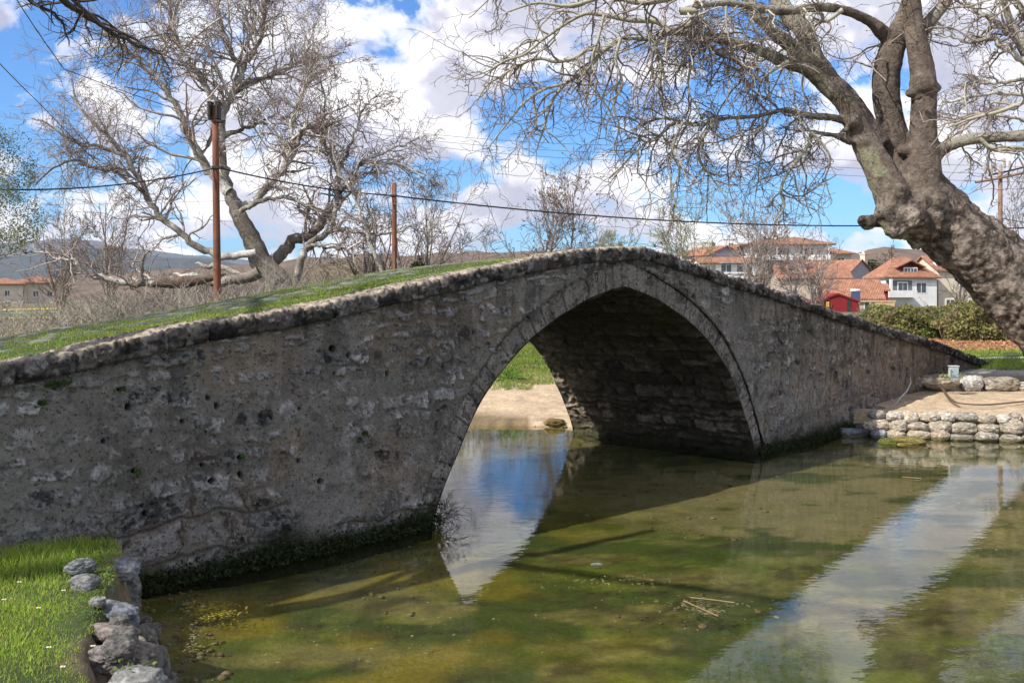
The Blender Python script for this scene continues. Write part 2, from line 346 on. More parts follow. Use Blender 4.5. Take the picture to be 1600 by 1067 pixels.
# arch ring (front face of the voussoirs), slightly set back from the wall
def ringdata(n, m):
    x0, z0, _ = resamp(INX, INZ, n); x1, z1, _ = resamp(EXX, EXZ, n)
    L = np.linspace(0, LI, n); q = np.linspace(0, 1.12, m)
    xs = np.concatenate([-x0[::-1], x0[1:]]); zs1 = np.concatenate([z0[::-1], z0[1:]]); xe = np.concatenate([-x1[::-1], x1[1:]]); ze = np.concatenate([z1[::-1], z1[1:]])
    T = np.concatenate([-L[::-1], L[1:]])
    return xs, zs1, xe, ze, T, q
xs, zs1, xe, ze, T, q = ringdata(520, 44)
TT, QQ = np.meshgrid(T, q, indexing='ij')
SX = AX+xs[:, None]+(xe-xs)[:, None]*QQ; SZ = zs1[:, None]+(ze-zs1)[:, None]*QQ
lay = [-5.0]
while lay[-1] < 5: lay.append(lay[-1]+rg.uniform(.13, .30))
lay = np.array(lay); tw = TT+.03*(fbm(SX*4, SZ*4, o=2, s=7)-.5)+.012*(QQ-.5); kk = np.clip(np.searchsorted(lay, tw)-1, 0, len(lay)-2); dd = np.minimum(tw-lay[kk], lay[kk+1]-tw)
r1 = hsh(kk, kk*0, kk*0, 5); n1 = fbm(SX*9, SZ*9, o=4, s=61); n2 = fbm(SX*32, SZ*32, o=3, s=71); n0 = fbm(SX*1.3, SZ*1.3, o=3, s=51); stv = fbm(SX*14, SZ*3, o=3, s=77)
jt = sst(.016, .003, dd)*sst(.35, .5, n1+.15*n0); pit = sst(.55, .64, n2*.6+n1*.4)
gro = sst(.955, 1.0, QQ+.16*(n1-.5))*(.35+.65*sst(.35, .6, n0+.2*(n2-.5)))  # groove at the extrados, its shadow line also painted into the colour
h = -.018+.010*(r1-.5)-.009*jt+.010*(n1-.5)-.01*pit-.012*gro+.005*(n2-.5)
h = np.where(QQ < .02, h-.01, h)
base = np.array([.25, .228, .20])
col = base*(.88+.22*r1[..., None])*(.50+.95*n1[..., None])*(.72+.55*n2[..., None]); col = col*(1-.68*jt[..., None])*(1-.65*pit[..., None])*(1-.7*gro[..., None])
sk = sst(.55, .66, stv); col = col*(1+.25*sk[..., None]); bl = sst(.60, .68, fbm(SX*4.4, SZ*5, o=4, s=91)); col = col*(1-.5*bl[..., None])
wet = sst(.32, .06, SZ+.25*(n0-.5)); col = col*(1-wet[..., None])+np.array([.022, .024, .012])*(.4+1.2*n1[..., None])*wet[..., None]
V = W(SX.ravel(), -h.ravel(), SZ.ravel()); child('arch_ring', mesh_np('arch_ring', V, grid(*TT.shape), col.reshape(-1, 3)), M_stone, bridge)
# barrel vault (intrados)
xs, zs1, _, _, T, _ = ringdata(300, 3); ww = np.arange(-.0, BW+.001, .022)
TT, WW = np.meshgrid(T, ww, indexing='ij'); tx = np.gradient(xs); tz = np.gradient(zs1); ln = np.hypot(tx, tz); nx, nz_ = tz/ln, -tx/ln
LAYC = layout(-5.2, 5.2, .09, .24, .22, .55, -1, 5)
st, d, t1, t2, e = masonry(WW, TT, LAYC, .06, .008, (.35, 1), 201)
n1 = fbm(WW*9, TT*9, o=4, s=202, g=.6); n0 = fbm(WW*1.2, TT*1.5, o=3, s=203); n2 = fbm(WW*30, TT*30, o=3, s=204)
h = st*(.02+.03*t1)+.03*(n1-.5)-.012*sst(.6, .7, n2)
h = h*sst(0, .08, WW)+(-.0)
zb = np.broadcast_to(zs1[:, None], TT.shape)
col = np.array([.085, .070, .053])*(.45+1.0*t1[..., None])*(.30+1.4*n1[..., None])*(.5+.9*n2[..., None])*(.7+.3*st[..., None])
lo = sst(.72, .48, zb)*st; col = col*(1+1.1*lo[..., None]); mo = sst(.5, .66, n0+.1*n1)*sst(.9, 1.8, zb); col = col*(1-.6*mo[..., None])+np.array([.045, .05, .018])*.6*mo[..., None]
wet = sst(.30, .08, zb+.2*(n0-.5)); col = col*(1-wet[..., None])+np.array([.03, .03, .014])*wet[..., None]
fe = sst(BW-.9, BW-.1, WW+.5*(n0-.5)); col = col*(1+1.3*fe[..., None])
PX = AX+xs[:, None]-nx[:, None]*0+(nx*1)[:, None]*h*(1); PZ = zb+(nz_)[:, None]*h
# the normal must point into the opening
sgn = np.sign((0-xs)*nx+(.8-zs1)*nz_); PX = AX+xs[:, None]+(nx*sgn)[:, None]*h; PZ = zb+(nz_*sgn)[:, None]*h
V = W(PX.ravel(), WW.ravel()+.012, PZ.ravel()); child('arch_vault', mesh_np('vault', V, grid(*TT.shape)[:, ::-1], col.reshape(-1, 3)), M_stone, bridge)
# far wall + its ring
ss2 = np.arange(-18, 9.4, .045); zs2 = np.arange(-.4, 2.86, .045); S, Z_ = np.meshgrid(ss2, zs2, indexing='ij')
inz = np.interp(np.abs(S-AX), ix, iz, right=-9)
keep = (Z_ < ledge(S)-.12) & ~((np.abs(S-AX) < 3.07) & (Z_ < inz+.10)); h, col = wallfield(S.ravel()+3.3, Z_.ravel(), 7)
V = W(S.ravel(), BW+h, Z_.ravel()); Fq = grid(len(ss2), len(zs2)); V, Fq, col = compact(V, Fq[keep.ravel()[Fq].all(1)], col)
child('spandrel_wall', mesh_np('far_wall', V, Fq, col), M_stone, bridge)
xs, zs1, xe, ze, T, q = ringdata(160, 12); SX = AX+xs[:, None]+(xe-xs)[:, None]*q[None]; SZ = zs1[:, None]+(ze-zs1)[:, None]*q[None]
n1 = fbm(SX*9, SZ*9, o=4, s=61); kk = np.clip(np.searchsorted(lay, np.broadcast_to(T[:, None], SX.shape))-1, 0, len(lay)-2); r1 = hsh(kk, kk*0, kk*0, 6)
col = base*(.7+.5*r1[..., None])*(.7+.6*n1[..., None]); V = W(SX.ravel(), BW+.03+.02*n1.ravel(), SZ.ravel())
child('arch_ring', mesh_np('far_ring', V, grid(*SX.shape)[:, ::-1], col.reshape(-1, 3)), M_stone, bridge)
# coping along both edges
def coping(side, step, nprof):
    s = [-18.0]
    while s[-1] < 9.35: s.append(s[-1]+(step*max(.35, depth_s(s[-1])/14) if s[-1] > -10.7 else .04))
    s = np.array(s); p = np.linspace(0, 1, nprof); Sg, Pg_ = np.meshgrid(s, p, indexing='ij')
    right = sst(-3.0, -1.5, Sg)
    hf = .155; wt = .42; tot = hf+wt; Lp = Pg_*tot
    front = Lp < hf; zf = np.where(front, Lp, hf); wf = np.where(front, 0, Lp-hf)
    rr = .035; # rounded shoulder
    cpos = [-19.0]
    while cpos[-1] < 10: cpos.append(cpos[-1]+(rg.uniform(.16, .5) if cpos[-1] < -3 else rg.uniform(.07, .22)))
    cpos = np.array(cpos); k = np.clip(np.searchsorted(cpos, Sg+.02*(fbm(Sg*6, Lp*8, o=2, s=300)-.5))-1, 0, len(cpos)-2); d = np.minimum(Sg-cpos[k], cpos[k+1]-Sg)
    r1 = hsh(k, k*0, k*0, 301+side); r2 = hsh(k, k*0+1, k*0, 302+side)
    n1 = fbm(Sg*8, Lp*8, o=4, s=303+side, g=.6); n2 = fbm(Sg*30, Lp*30, o=3, s=304, g=.6); n0 = fbm(Sg*1.8, Lp*2, o=2, s=305)
    gap = sst(.020, .0, d)*(.75+.25*right); topm = sst(hf-.05, hf, Lp)
    bulge = .022*np.sin(np.clip(Lp/hf, 0, 1)*math.pi)**.5*front
    n4 = fbm(Sg*17+3, Lp*14, o=4, s=306, g=.65); out = .04+bulge+.018*(r1-.5)+.03*(n1-.5)+.045*(n2-.5)+.035*(n4-.5)-.03*gap
    tooth = (np.abs(fbm(Sg*13, Lp*4, o=2, s=307)-.5)*2); up = (.03*(r2-.5)*(.3+1.0*right)+.028*(n1-.5)+.045*(n2-.5)-.05*tooth*(.25+.9*right)+.01-.035*gap)*topm+.03*(n0-.5)
    soft = sst(wt, wt-.2, wf); up = up*soft-.035*(1-soft)
    zt = ledge(Sg)-.01+zf*(.93+.05*n0)+up
    V = W(Sg, (-out*np.where(front, 1, sst(.12, 0, wf)) if side == 0 else 0)+(wf if side == 0 else 0), zt) if side == 0 else W(Sg, BW+out*np.where(front, 1, sst(.12, 0, wf))-wf, zt-.20)
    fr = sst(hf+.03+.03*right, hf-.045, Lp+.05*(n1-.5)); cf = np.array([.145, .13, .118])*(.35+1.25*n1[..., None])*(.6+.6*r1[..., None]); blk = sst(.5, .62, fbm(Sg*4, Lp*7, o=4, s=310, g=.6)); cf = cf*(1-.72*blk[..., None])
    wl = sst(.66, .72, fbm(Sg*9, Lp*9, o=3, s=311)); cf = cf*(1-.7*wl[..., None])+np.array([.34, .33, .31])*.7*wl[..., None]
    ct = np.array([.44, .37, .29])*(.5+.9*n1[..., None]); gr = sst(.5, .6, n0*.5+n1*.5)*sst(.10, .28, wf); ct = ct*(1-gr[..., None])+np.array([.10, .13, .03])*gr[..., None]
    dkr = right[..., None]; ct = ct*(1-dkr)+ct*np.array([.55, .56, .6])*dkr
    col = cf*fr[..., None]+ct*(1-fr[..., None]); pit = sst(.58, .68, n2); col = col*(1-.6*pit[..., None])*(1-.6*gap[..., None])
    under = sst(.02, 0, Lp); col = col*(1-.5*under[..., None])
    F_ = grid(len(s), nprof)
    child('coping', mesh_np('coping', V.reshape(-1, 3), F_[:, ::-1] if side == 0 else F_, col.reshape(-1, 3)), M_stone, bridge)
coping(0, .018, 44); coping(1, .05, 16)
# deck: turf strip beside the coping, cobbles further in
s = np.arange(-18, 9.4, .03); wv = np.arange(.22, BW-.12, .03); S, Wv = np.meshgrid(s, wv, indexing='ij')
LAYD = layout(-19, 10, .12, .24, .14, .3, 0, 4); st, d, t1, t2, e = masonry(Wv, S, LAYD, .03, .012, (.4, 1), 401)
n0 = fbm(S*1.2, Wv*2.0, o=3, s=402); n1 = fbm(S*7, Wv*7, o=3, s=403)
cob = sst(.43, .56, n0*.5+.42*sst(.9, 2.0, Wv)+.1*n1)*st; cr = 0.03*np.cos((Wv-BW/2)*1.2)
def deckz(S_, W_, cob_=0): return top(S_)-.025+.01*np.cos((W_-BW/2)*1.2)-.11*(np.asarray(W_)/BW)
z = deckz(S, Wv)+cob*(.006+.010*t1)+.015*(n1-.5)
col = np.array([.05, .085, .018])*(.5+1.0*n1[..., None]); dirt = sst(.62, .30, Wv+.5*(n0-.5)); col = col*(1-dirt[..., None])+np.array([.30, .25, .18])*(.6+.7*n1[..., None])*dirt[..., None]
col = col*(1-cob[..., None])+np.array([.20, .20, .185])*(.3+1.0*t1[..., None])*(.4+1.0*n1[..., None])*cob[..., None]
child('paving', mesh_np('deck', W(S.ravel(), Wv.ravel(), z.ravel()), grid(*S.shape), col.reshape(-1, 3)), M_ground, bridge)
# blocks closing the two ends and the core so no light leaks through
mb = MB()
def blk(s0, s1, w0, w1, zf0, zf1, zb):
    p = [W(s0, w0, zb), W(s1, w0, zb), W(s1, w1, zb), W(s0, w1, zb), W(s0, w0, zf0), W(s1, w0, zf1), W(s1, w1, zf1), W(s0, w1, zf0)]
    mb.add(p, [(0, 3, 2, 1), (4, 5, 6, 7), (0, 1, 5, 4), (1, 2, 6, 5), (2, 3, 7, 6), (3, 0, 4, 7)])
sv = list(np.arange(-18, AX-3.35, .8))+[AX-3.35]
for a, b in zip(sv[:-1], sv[1:]): blk(a, b, .09, BW-.09, top(a)-.27, top(b)-.27, -.5)
sv = [AX+3.35]+list(np.arange(AX+3.9, 9.3, .8))+[9.35]
for a, b in zip(sv[:-1], sv[1:]): blk(a, b, .09, BW-.09, top(a)-.27, top(b)-.27, -.5)
xa = np.linspace(-3.35, 3.35, 40)
for a, b in zip(xa[:-1], xa[1:]):
    zb_ = max(np.interp(abs(a), ix, iz, right=-.5), np.interp(abs(b), ix, iz, right=-.5))+.12
    blk(AX+a, AX+b, .12, BW-.12, top(AX+a)-.27, top(AX+b)-.27, zb_)
child('rubble_core', mb.mesh('core'), pmat('rubble', (.12, .10, .08)), bridge)
# ------------------------------------------------------------------ ground, water
RIV = np.array([(-2.85, 7.5), (-2.62, 7.0), (-2.44, 6.4), (-2.20, 5.66), (-2.0, 5.0), (-1.4, 3.9), (-.3, 2.9), (1.5, 2.2), (4.5, 1.6), (9, 1.2), (15, 2.8), (14.5, 8), (12.5, 13), (9.8, 14.9), (8.0, 15.15), (6.4, 15.35), (5.75, 15.75), (5.3, 16.2), (2.9, 18.2), (1.75, 17.3), (1.25, 16.75), (.6, 16.8), (-.6, 16.9), (-2.5, 16.6), (-5, 16), (-8, 14.5), (-9.5, 12), (-8.3, 10.3), (-6, 9.7), (-4.4, 8.9), (-3.2, 7.9)])
def sdf(x, y, poly=RIV):
    # positive outside the river
    d = np.full(np.shape(x), 1e9); ins = np.zeros(np.shape(x), bool)
    for i in range(len(poly)):
        a = poly[i]; b = poly[(i+1) % len(poly)]; e = b-a; t = np.clip(((x-a[0])*e[0]+(y-a[1])*e[1])/(e@e), 0, 1)
        d = np.minimum(d, np.hypot(x-a[0]-t*e[0], y-a[1]-t*e[1]))
        c = ((a[1] > y) != (b[1] > y)) & (x < (b[0]-a[0])*(y-a[1])/(b[1]-a[1]+1e-12)+a[0]); ins ^= c
    return np.where(ins, -d, d)
def terr(x, y, full=False):
    x = np.asarray(x, float); y = np.asarray(y, float); d = sdf(x, y)
    nn = fbm(x*.5, y*.5, o=3, s=500)-.5; nf = fbm(x*3, y*3, o=3, s=510)-.5
    bed = -.035-.085*sst(0, 1.2, -d)+.03*(fbm(x*.7, y*.7, o=3, s=520)-.5)*2+.015*nf
    s_ = (x-A0[0])*U[0]+(y-A0[1])*U[1]; w_ = (x-A0[0])*NN[0]+(y-A0[1])*NN[1]
    near = w_ < 1.6
    zl = .44*sst(.0, .16, d)+.10*sst(.4, 3.0, d)+.03*nf+.05*nn+.25*sst(8, 40, d)                      # left foreground bank
    step = sst(18.35, 18.65, y-.04*(x-8)+.1*nf)
    zr = .37*sst(.0, .28, d)+.10*sst(.4, 2.8, d)+step*.26+.10*sst(18.7, 24, y)+.02*nf                 # stone-lined right bank
    zf = .05*sst(0, .2, d)+.115*d*sst(20, 1, d*.8)+.02*nf*3*sst(0, 2, d); zf = np.minimum(zf, .95+.05*nn)          # far gentle slope
    r = sst(2, 5, x)
    zn = zl*(1-r)+zr*r
    fr = sst(1.6, 1.7, w_); rr = sst(5.5, 7.5, s_)  # to the right of the bridge end both sides meet
    zo = zn*(1-fr)+(zf*(1-rr)+zr*rr)*fr
    far = sst(180, 420, y); zo = zo+far*(3.0*sst(-20, 60, x))
    z = np.where(d > 0, zo, bed)
    return (z, d, s_, w_, step, nf, nn) if full else z
def axis(a, b, st, far, g=1.16):
    v = list(np.arange(a, b, st)); q = st
    while v[-1] < far: q *= g; v.append(v[-1]+q)
    q = st; lo = [a]
    while lo[-1] > -far: q *= g; lo.append(lo[-1]-q)
    return np.array(lo[:0:-1]+v)
gx = axis(-8, 14, .07, 9000); gy = axis(1, 26, .07, 9000); X_, Y_ = np.meshgrid(gx, gy, indexing='ij')
z, d, s_, w_, step, nf, nn = terr(X_, Y_, True)
n1 = fbm(X_*5, Y_*5, o=4, s=530, g=.6); n2 = fbm(X_*1.6, Y_*1.6, o=3, s=540); n3 = fbm(X_*22, Y_*22, o=2, s=550); n4 = fbm(X_*.35, Y_*.35, o=4, s=560)
E_ = lambda m: m[..., None]
grass = np.array([.055, .085, .022])*(.5+1.0*E_(n1)); sand = np.array([.62, .475, .32])*(.62+.62*E_(n1))*(.8+.4*E_(n3)); soil = np.array([.20, .15, .10])*(.6+.8*E_(n1))
leafc = np.array([.42, .24, .13])*(.4+1.1*E_(n3))
left = (w_ < 1.6) & (X_ < 3.5); right = (w_ < 1.6) & (X_ >= 3.5)
col = grass.copy()
# left bank: earth showing near the stones
m = sst(.30, .05, d+.35*(n2-.5))*left; col = col*(1-E_(m))+soil*E_(m)
# right bank: bare sandy terrace, gravel shelf above, turf further back
m = sst(5, 6, X_)*sst(24.0, 20.5, Y_+2*(n2-.5)); m = m*(1-sst(.58, .66, n2)*sst(9.5, 11.5, X_)); m2 = sst(19.4, 18.4, Y_)
sg = sand*(1-.25*E_(step)); m = np.maximum(m*m2*1.0, 0); col = col*(1-E_(m))+sg*E_(m)
gv = sst(18.6, 18.8, Y_)*sst(20.9, 20.0, Y_+1.2*(n2-.5))*sst(6, 7.5, X_)*sst(13, 11, X_+2*(n2-.5)); col = col*(1-E_(gv))+(np.array([.37, .35, .31])*(.5+.9*E_(n3)))*E_(gv)
wk = sst(.35, .1, np.abs(Y_-22.6-.1*(X_-10)))*sst(9.6, 10, X_); col = col*(1-E_(wk))+np.array([.55, .54, .51])*(.8+.3*E_(n1))*E_(wk)
lf = sst(26.0, 27.5, Y_+1.5*(n2-.5))*sst(34, 31, Y_)*sst(6, 9, X_); col = col*(1-E_(lf))+leafc*E_(lf)
# far bank seen through the arch: pale sand turning to turf
ff = (w_ >= 1.6) & (s_ < 6.5); m = sst(5.0, 3.0, d+2.4*(n2-.5))*ff; col = col*(1-E_(m))+sand*E_(m)
m = sst(1.1, .3, d+.9*(n2-.5))*ff*(X_ < .3); col = col*(1-E_(m))+np.array([.27, .20, .11])*(.6+.8*E_(n1))*E_(m)
# wider fields, dull winter grass
fo = sst(26, 40, Y_)*(X_ < 8)+sst(36, 50, Y_)*(X_ >= 8)+sst(-9, -14, X_); fo = np.clip(fo, 0, 1); col = col*(1-E_(fo))+np.array([.17, .145, .085])*(.5+1.0*E_(n4))*E_(fo)
# river bed: sand, green weed and dark moss
mg = fbm(X_*.55+3, Y_*1.0, o=5, s=570, g=.6); md = fbm(X_*1.3, Y_*2.2+5, o=4, s=580, g=.6)
shal = sst(8.6, 10.0, Y_+1.2*(n2-.5))
bedc = np.array([.28, .23, .09])*(.45+1.1*E_(n1))*(.7+.6*E_(n3)); w1 = sst(.40, .56, mg+.10*(1-shal)-.06); olive = np.array([.15, .17, .02])*(.35+1.3*E_(n1))*(.7+.6*E_(n3)); bedc = bedc*(1-E_(w1))+olive*E_(w1)
w2 = sst(.50, .62, md+.05*(1-shal)); bedc = bedc*(1-.8*E_(w2))+np.array([.045, .085, .008])*.85*E_(w2); w3 = sst(.60, .68, fbm(X_*2.1+9, Y_*4, o=4, s=590, g=.6)); bedc = bedc*(1-.65*E_(w3))+np.array([.05, .04, .015])*.65*E_(w3)
san = sst(8.7, 10.0, Y_+3*(mg-.5))*sst(14.6, 12.6, Y_)*sst(.6, 2.2, X_+2*(n2-.5))*sst(.60, .48, md)*.85; bedc = bedc*(1-E_(san))+np.array([.36, .29, .175])*(.75+.5*E_(n1))*E_(san)
yel = sst(.42, .62, fbm(X_*1.1, Y_*1.1, o=3, s=593))*sst(1.8, -.6, X_)*.75; bedc = bedc*(1-E_(yel))+np.array([.36, .26, .02])*(.6+.8*E_(n1))*E_(yel)
bedc = bedc*np.array([.50, .56, .50]); ub = sst(.02, -.02, z); col = col*(1-E_(ub))+bedc*E_(ub)
z = z+.018*(n1-.5)*sst(.0, .2, d)+.015*(md-.5)*(d < 0)
V = np.stack([X_, Y_, z], -1).reshape(-1, 3); g_ = link('ground', mesh_np('ground', V, grid(*X_.shape), col.reshape(-1, 3)), M_ground); tag(g_, kind='structure')
# water
mw = bpy.data.materials.new('river_water'); mw.use_nodes = True; t = mw.node_tree; t.nodes.clear()
g = N(t, 'ShaderNodeNewGeometry')
mp = N(t, 'ShaderNodeMapping'); mp.inputs['Scale'].default_value = (1.0, 1.35, 1); t.links.new(g.outputs['Position'], mp.inputs[0])
n = N(t, 'ShaderNodeTexNoise'); n.inputs['Scale'].default_value = 5.5; n.inputs['Detail'].default_value = 3; n.inputs['Roughness'].default_value = .55; t.links.new(mp.outputs[0], n.inputs['Vector'])
n2 = N(t, 'ShaderNodeTexNoise'); n2.inputs['Scale'].default_value = .55; n2.inputs['Detail'].default_value = 2; t.links.new(g.outputs['Position'], n2.inputs['Vector'])
amp = ramp(t, n2.outputs['Fac'], [(.38, .35), (.62, 1)])
b = N(t, 'ShaderNodeBump'); b.inputs['Distance'].default_value = WBUMP; t.links.new(mth(t, 'MULTIPLY', n.outputs['Fac'], amp), b.inputs['Height'])
gl = N(t, 'ShaderNodeBsdfGlossy'); gl.inputs['Roughness'].default_value = .02; gl.inputs['Color'].default_value = (1, 1, 1, 1); t.links.new(b.outputs[0], gl.inputs['Normal'])
tr = N(t, 'ShaderNodeBsdfTransparent'); tr.inputs[0].default_value = (.97, .95, .80, 1)
fr = N(t, 'ShaderNodeFresnel'); t.links.new(mth(t, 'ADD', 1.34, mth(t, 'MULTIPLY', g.outputs['Backfacing'], 1/1.34-1.34)), fr.inputs['IOR']); t.links.new(b.outputs[0], fr.inputs['Normal'])
ms = N(t, 'ShaderNodeMixShader'); t.links.new(mth(t, 'MULTIPLY', fr.outputs[0], 1.08, clamp=True), ms.inputs[0]); t.links.new(tr.outputs[0], ms.inputs[1]); t.links.new(gl.outputs[0], ms.inputs[2])
o_ = N(t, 'ShaderNodeOutputMaterial'); t.links.new(ms.outputs[0], o_.inputs[0])
wx, wy = np.meshgrid(np.linspace(-11, 17, 15), np.linspace(.5, 19.2, 11), indexing='ij')
wa = link('water', mesh_np('water', np.stack([wx, wy, wx*0], -1).reshape(-1, 3), grid(*wx.shape)), mw); tag(wa, kind='structure')
# hills: three ridges at their own distances
def ridge(y0, xs, hs, depth, n, colr, seed, rough):
    x = np.linspace(xs[0], xs[-1], n); v = np.linspace(0, 1, 26); Xg, Vg = np.meshgrid(x, v, indexing='ij')
    hh = np.interp(Xg, xs, hs)*(np.sin(Vg*math.pi*.5)**.8)*(.9+.2*fbm(Xg/rough, Vg*3, o=5, s=seed)); hh += hh*.25*(fbm(Xg/rough*2, Vg*6, o=5, s=seed+3)-.5)
    cc = np.array(colr)*(.55+.9*E_(fbm(Xg/rough*6, Vg*26, o=4, s=seed+9, g=.6)))
    Yg = y0+Vg*depth; return np.stack([Xg, Yg, hh], -1).reshape(-1, 3), grid(*Xg.shape), cc.reshape(-1, 3)
def px2x(px, y): return (px-800)/F*y
def pxh(py, y): return CH-(py-YH)/F*y
H1 = ridge(650, [px2x(p, 850) for p in (-300, 0, 180, 260, 330, 420, 560, 700, 900, 1050, 1300, 1400, 1500, 1700, 1900)], [pxh(p, 850) for p in (440, 436, 428, 418, 410, 405, 396, 390, 392, 410, 405, 386, 386, 400, 405)], 300, 260, (.16, .115, .085), 31, 60)
H2 = ridge(3000, [px2x(p, 3600) for p in (-500, 0, 60, 115, 160, 215, 300, 420, 560, 900)], [pxh(p, 3600) for p in (410, 400, 392, 384, 392, 398, 404, 415, 430, 455)], 900, 200, (.060, .075, .085), 41, 300)  # bluish tint: distance haze put into the ridge colour
H3 = ridge(7000, [px2x(p, 8200) for p in (-700, -200, 0, 90, 180, 300, 500, 800)], [pxh(p, 8200) for p in (380, 388, 384, 378, 386, 400, 425, 455)], 1500, 200, (.08, .09, .11), 51, 800)  # farthest ridge, haze blue painted into its colour as well
for hh in (H1, H2, H3):
    o = link('hills', mesh_np('hills', *hh), vmat('hill_wood', .95, .4, .05)); tag(o, kind='structure')
# ------------------------------------------------------------------ rocks
_bm = bmesh.new(); bmesh.ops.create_icosphere(_bm, subdivisions=5, radius=1); ICO = np.array([v.co[:] for v in _bm.verts]); ICF = np.array([[v.index for v in f.verts] for f in _bm.faces]); _bm.free()
_bm = bmesh.new(); bmesh.ops.create_icosphere(_bm, subdivisions=4, radius=1); ICO4 = np.array([v.co[:] for v in _bm.verts]); ICF4 = np.array([[v.index for v in f.verts] for f in _bm.faces]); _bm.free()
def rockmesh(c, size, seed, colr, rz=0, hi=True, moss=0.0, blocky=.5, wetz=None, lump=.5):
    B, Fc = (ICO, ICF) if hi else (ICO4, ICF4)
    q = B/ (np.abs(B)**4).sum(1)[:, None]**(.25)*blocky+B*(1-blocky)
    n = fbm(B[:, 0]*1.2+seed*3.7, B[:, 1]*1.2, B[:, 2]*1.2, o=4, s=seed)-.5; nf = fbm(B[:, 0]*6+seed, B[:, 1]*6, B[:, 2]*6, o=4, s=seed+1, g=.6)
    cr = np.abs(fbm(B[:, 0]*2.2+seed, B[:, 1]*2.2, B[:, 2]*2.2, o=3, s=seed+2)-.5); q = q*(1+lump*n[:, None]+.16*(nf[:, None]-.5)-.045*sst(.05, 0, cr)[:, None]); q = q*np.asarray(size)[None]
    ca, sa = math.cos(rz), math.sin(rz); x = q[:, 0]*ca-q[:, 1]*sa; y = q[:, 0]*sa+q[:, 1]*ca; V = np.stack([x+c[0], y+c[1], q[:, 2]+c[2]], -1)
    pt = sst(.55, .7, fbm(B[:, 0]*3+seed, B[:, 1]*3, B[:, 2]*3, o=4, s=seed+5)); sp = fbm(V[:, 0]*38, V[:, 1]*38, V[:, 2]*38, o=3, s=seed+7, g=.7); col = np.asarray(colr)[None]*(.35+1.1*nf[:, None])*(.55+.9*sp[:, None]); col = col*(1+.5*pt[:, None]); dk = sst(.56, .66, fbm(B[:, 0]*2+seed, B[:, 1]*2, B[:, 2]*5, o=4, s=seed+6)); col = col*(1-.45*dk[:, None])
    if moss: mm = sst(.5, .62, nf*.5+.5*fbm(V[:, 0]*4, V[:, 1]*4, V[:, 2]*4, o=3, s=9))*moss; col = cmixv(col, (.06, .075, .02), mm)
    if wetz is not None: wz = sst(wetz+.09, wetz+.01, V[:, 2]+.04*(nf-.5)); col = cmixv(col, (.10, .09, .03), wz*.8)
    return mesh_np('rock', V, Fc, col)
def rock(label, px, py, z, size, seed, colr=(.30, .28, .25), rz=0, group=None, y=None, **k):
    # px,py = middle of the stone in the photograph, z = height of its middle
    c = Pg(px, py, z) if y is None else P(px, py, y)
    o = thing('boulder', label, 'boulder', (c[0], c[1], c[2]-size[2]*.8), group)
    bpy.data.objects.remove(o); o = link('boulder', rockmesh(c, size, seed, colr, rz, **k), M_rock)
    me = o.data; l = (c[0], c[1], c[2]-size[2]*.8); me.transform(__import__('mathutils').Matrix.Translation([-q for q in l])); o.location = l
    return tag(o, label, 'boulder', group)
GL = 'stones edging the left grass bank'
BK = (.175, .18, .185); TN = (.30, .26, .21)
LB = [('flat pale stone lying in the grass just below the bridge wall', 127, 884, .50, (.11, .09, .055), BK),
 ('large smooth grey boulder wedged against the bridge foot at the grass corner', 188, 890, .38, (.15, .12, .09), (.26, .26, .27)),
 ('upright dark rounded boulder below the boulder touching the bridge foot', 200, 925, .16, (.10, .10, .15), (.20, .19, .175)),
 ('rough pale angular stone at the grass edge above a green sprig', 133, 912, .46, (.11, .09, .07), (.21, .21, .21)),
 ('small mossy stone between the angular pale stone and the upright boulder', 163, 930, .33, (.08, .08, .09), (.17, .17, .14)),
 ('little round stone sitting on top of the long sloping slab', 152, 940, .45, (.055, .05, .04), (.27, .27, .26)),
 ('dark low stone standing in the water under the upright boulder', 196, 955, .06, (.12, .10, .10), (.12, .12, .10)),
 ('long blue grey slab sloping down from the grass to the water', 175, 962, .34, (.24, .11, .10), (.19, .20, .225)),
 ('brown flat stone beneath the blue grey slab', 172, 988, .38, (.17, .11, .06), (.24, .20, .18)),
 ('rounded tan stone in the middle of the bank edge', 200, 1011, .32, (.13, .09, .07), (.30, .27, .22)),
 ('small wet stone low at the waterline beside the rounded tan stone', 226, 1008, .12, (.09, .09, .12), (.17, .16, .14)),
 ('dark purplish boulder set in earth at the bottom left bank', 172, 1030, .36, (.14, .12, .09), (.21, .185, .18)),
 ('cracked tan boulder next to the purplish one on its water side', 216, 1028, .27, (.14, .11, .10), (.25, .225, .185)),
 ('tall dark wet boulder at the waterline near the bottom of the view', 240, 1048, .12, (.10, .13, .17), (.15, .14, .13)),
 ('pale grey boulder cut by the bottom edge of the view', 215, 1066, .36, (.17, .12, .09), (.24, .24, .23))]
for i, (lb, px, py, z, sz_, c) in enumerate(LB): rock(lb, px, py, z, tuple(.78*q for q in sz_), 700+i*3, c, rz=rg.uniform(-.5, .5)+(-.5 if 'slab' in lb else 0), group=GL, moss=.25, wetz=.0, blocky=.45, lump=.75)
for i, (px, py, z) in enumerate([(233, 985, .05), (243, 1022, .04), (222, 972, .06), (256, 1060, .03), (212, 992, .24), (236, 1030, .17), (186, 975, .42), (190, 1000, .40), (187, 1015, .42), (250, 1075, .10), (205, 940, .06)]):
    rock('small dark wet stone along the waterline of the left bank', px, py, z, (rg.uniform(.05, .08), rg.uniform(.05, .08), rg.uniform(.035, .06)), 1300+i, (.15, .14, .125), group='small wet stones at the left waterline', moss=.3, lump=.8)
for i in range(16):   # continuation of the edging outside the view and beside the camera
    t_ = i/15; p0 = np.array([-1.85, 5.0])*(1-t_)+np.array([4, 1.9])*t_
GR = 'stones of the upper row on the right bank'
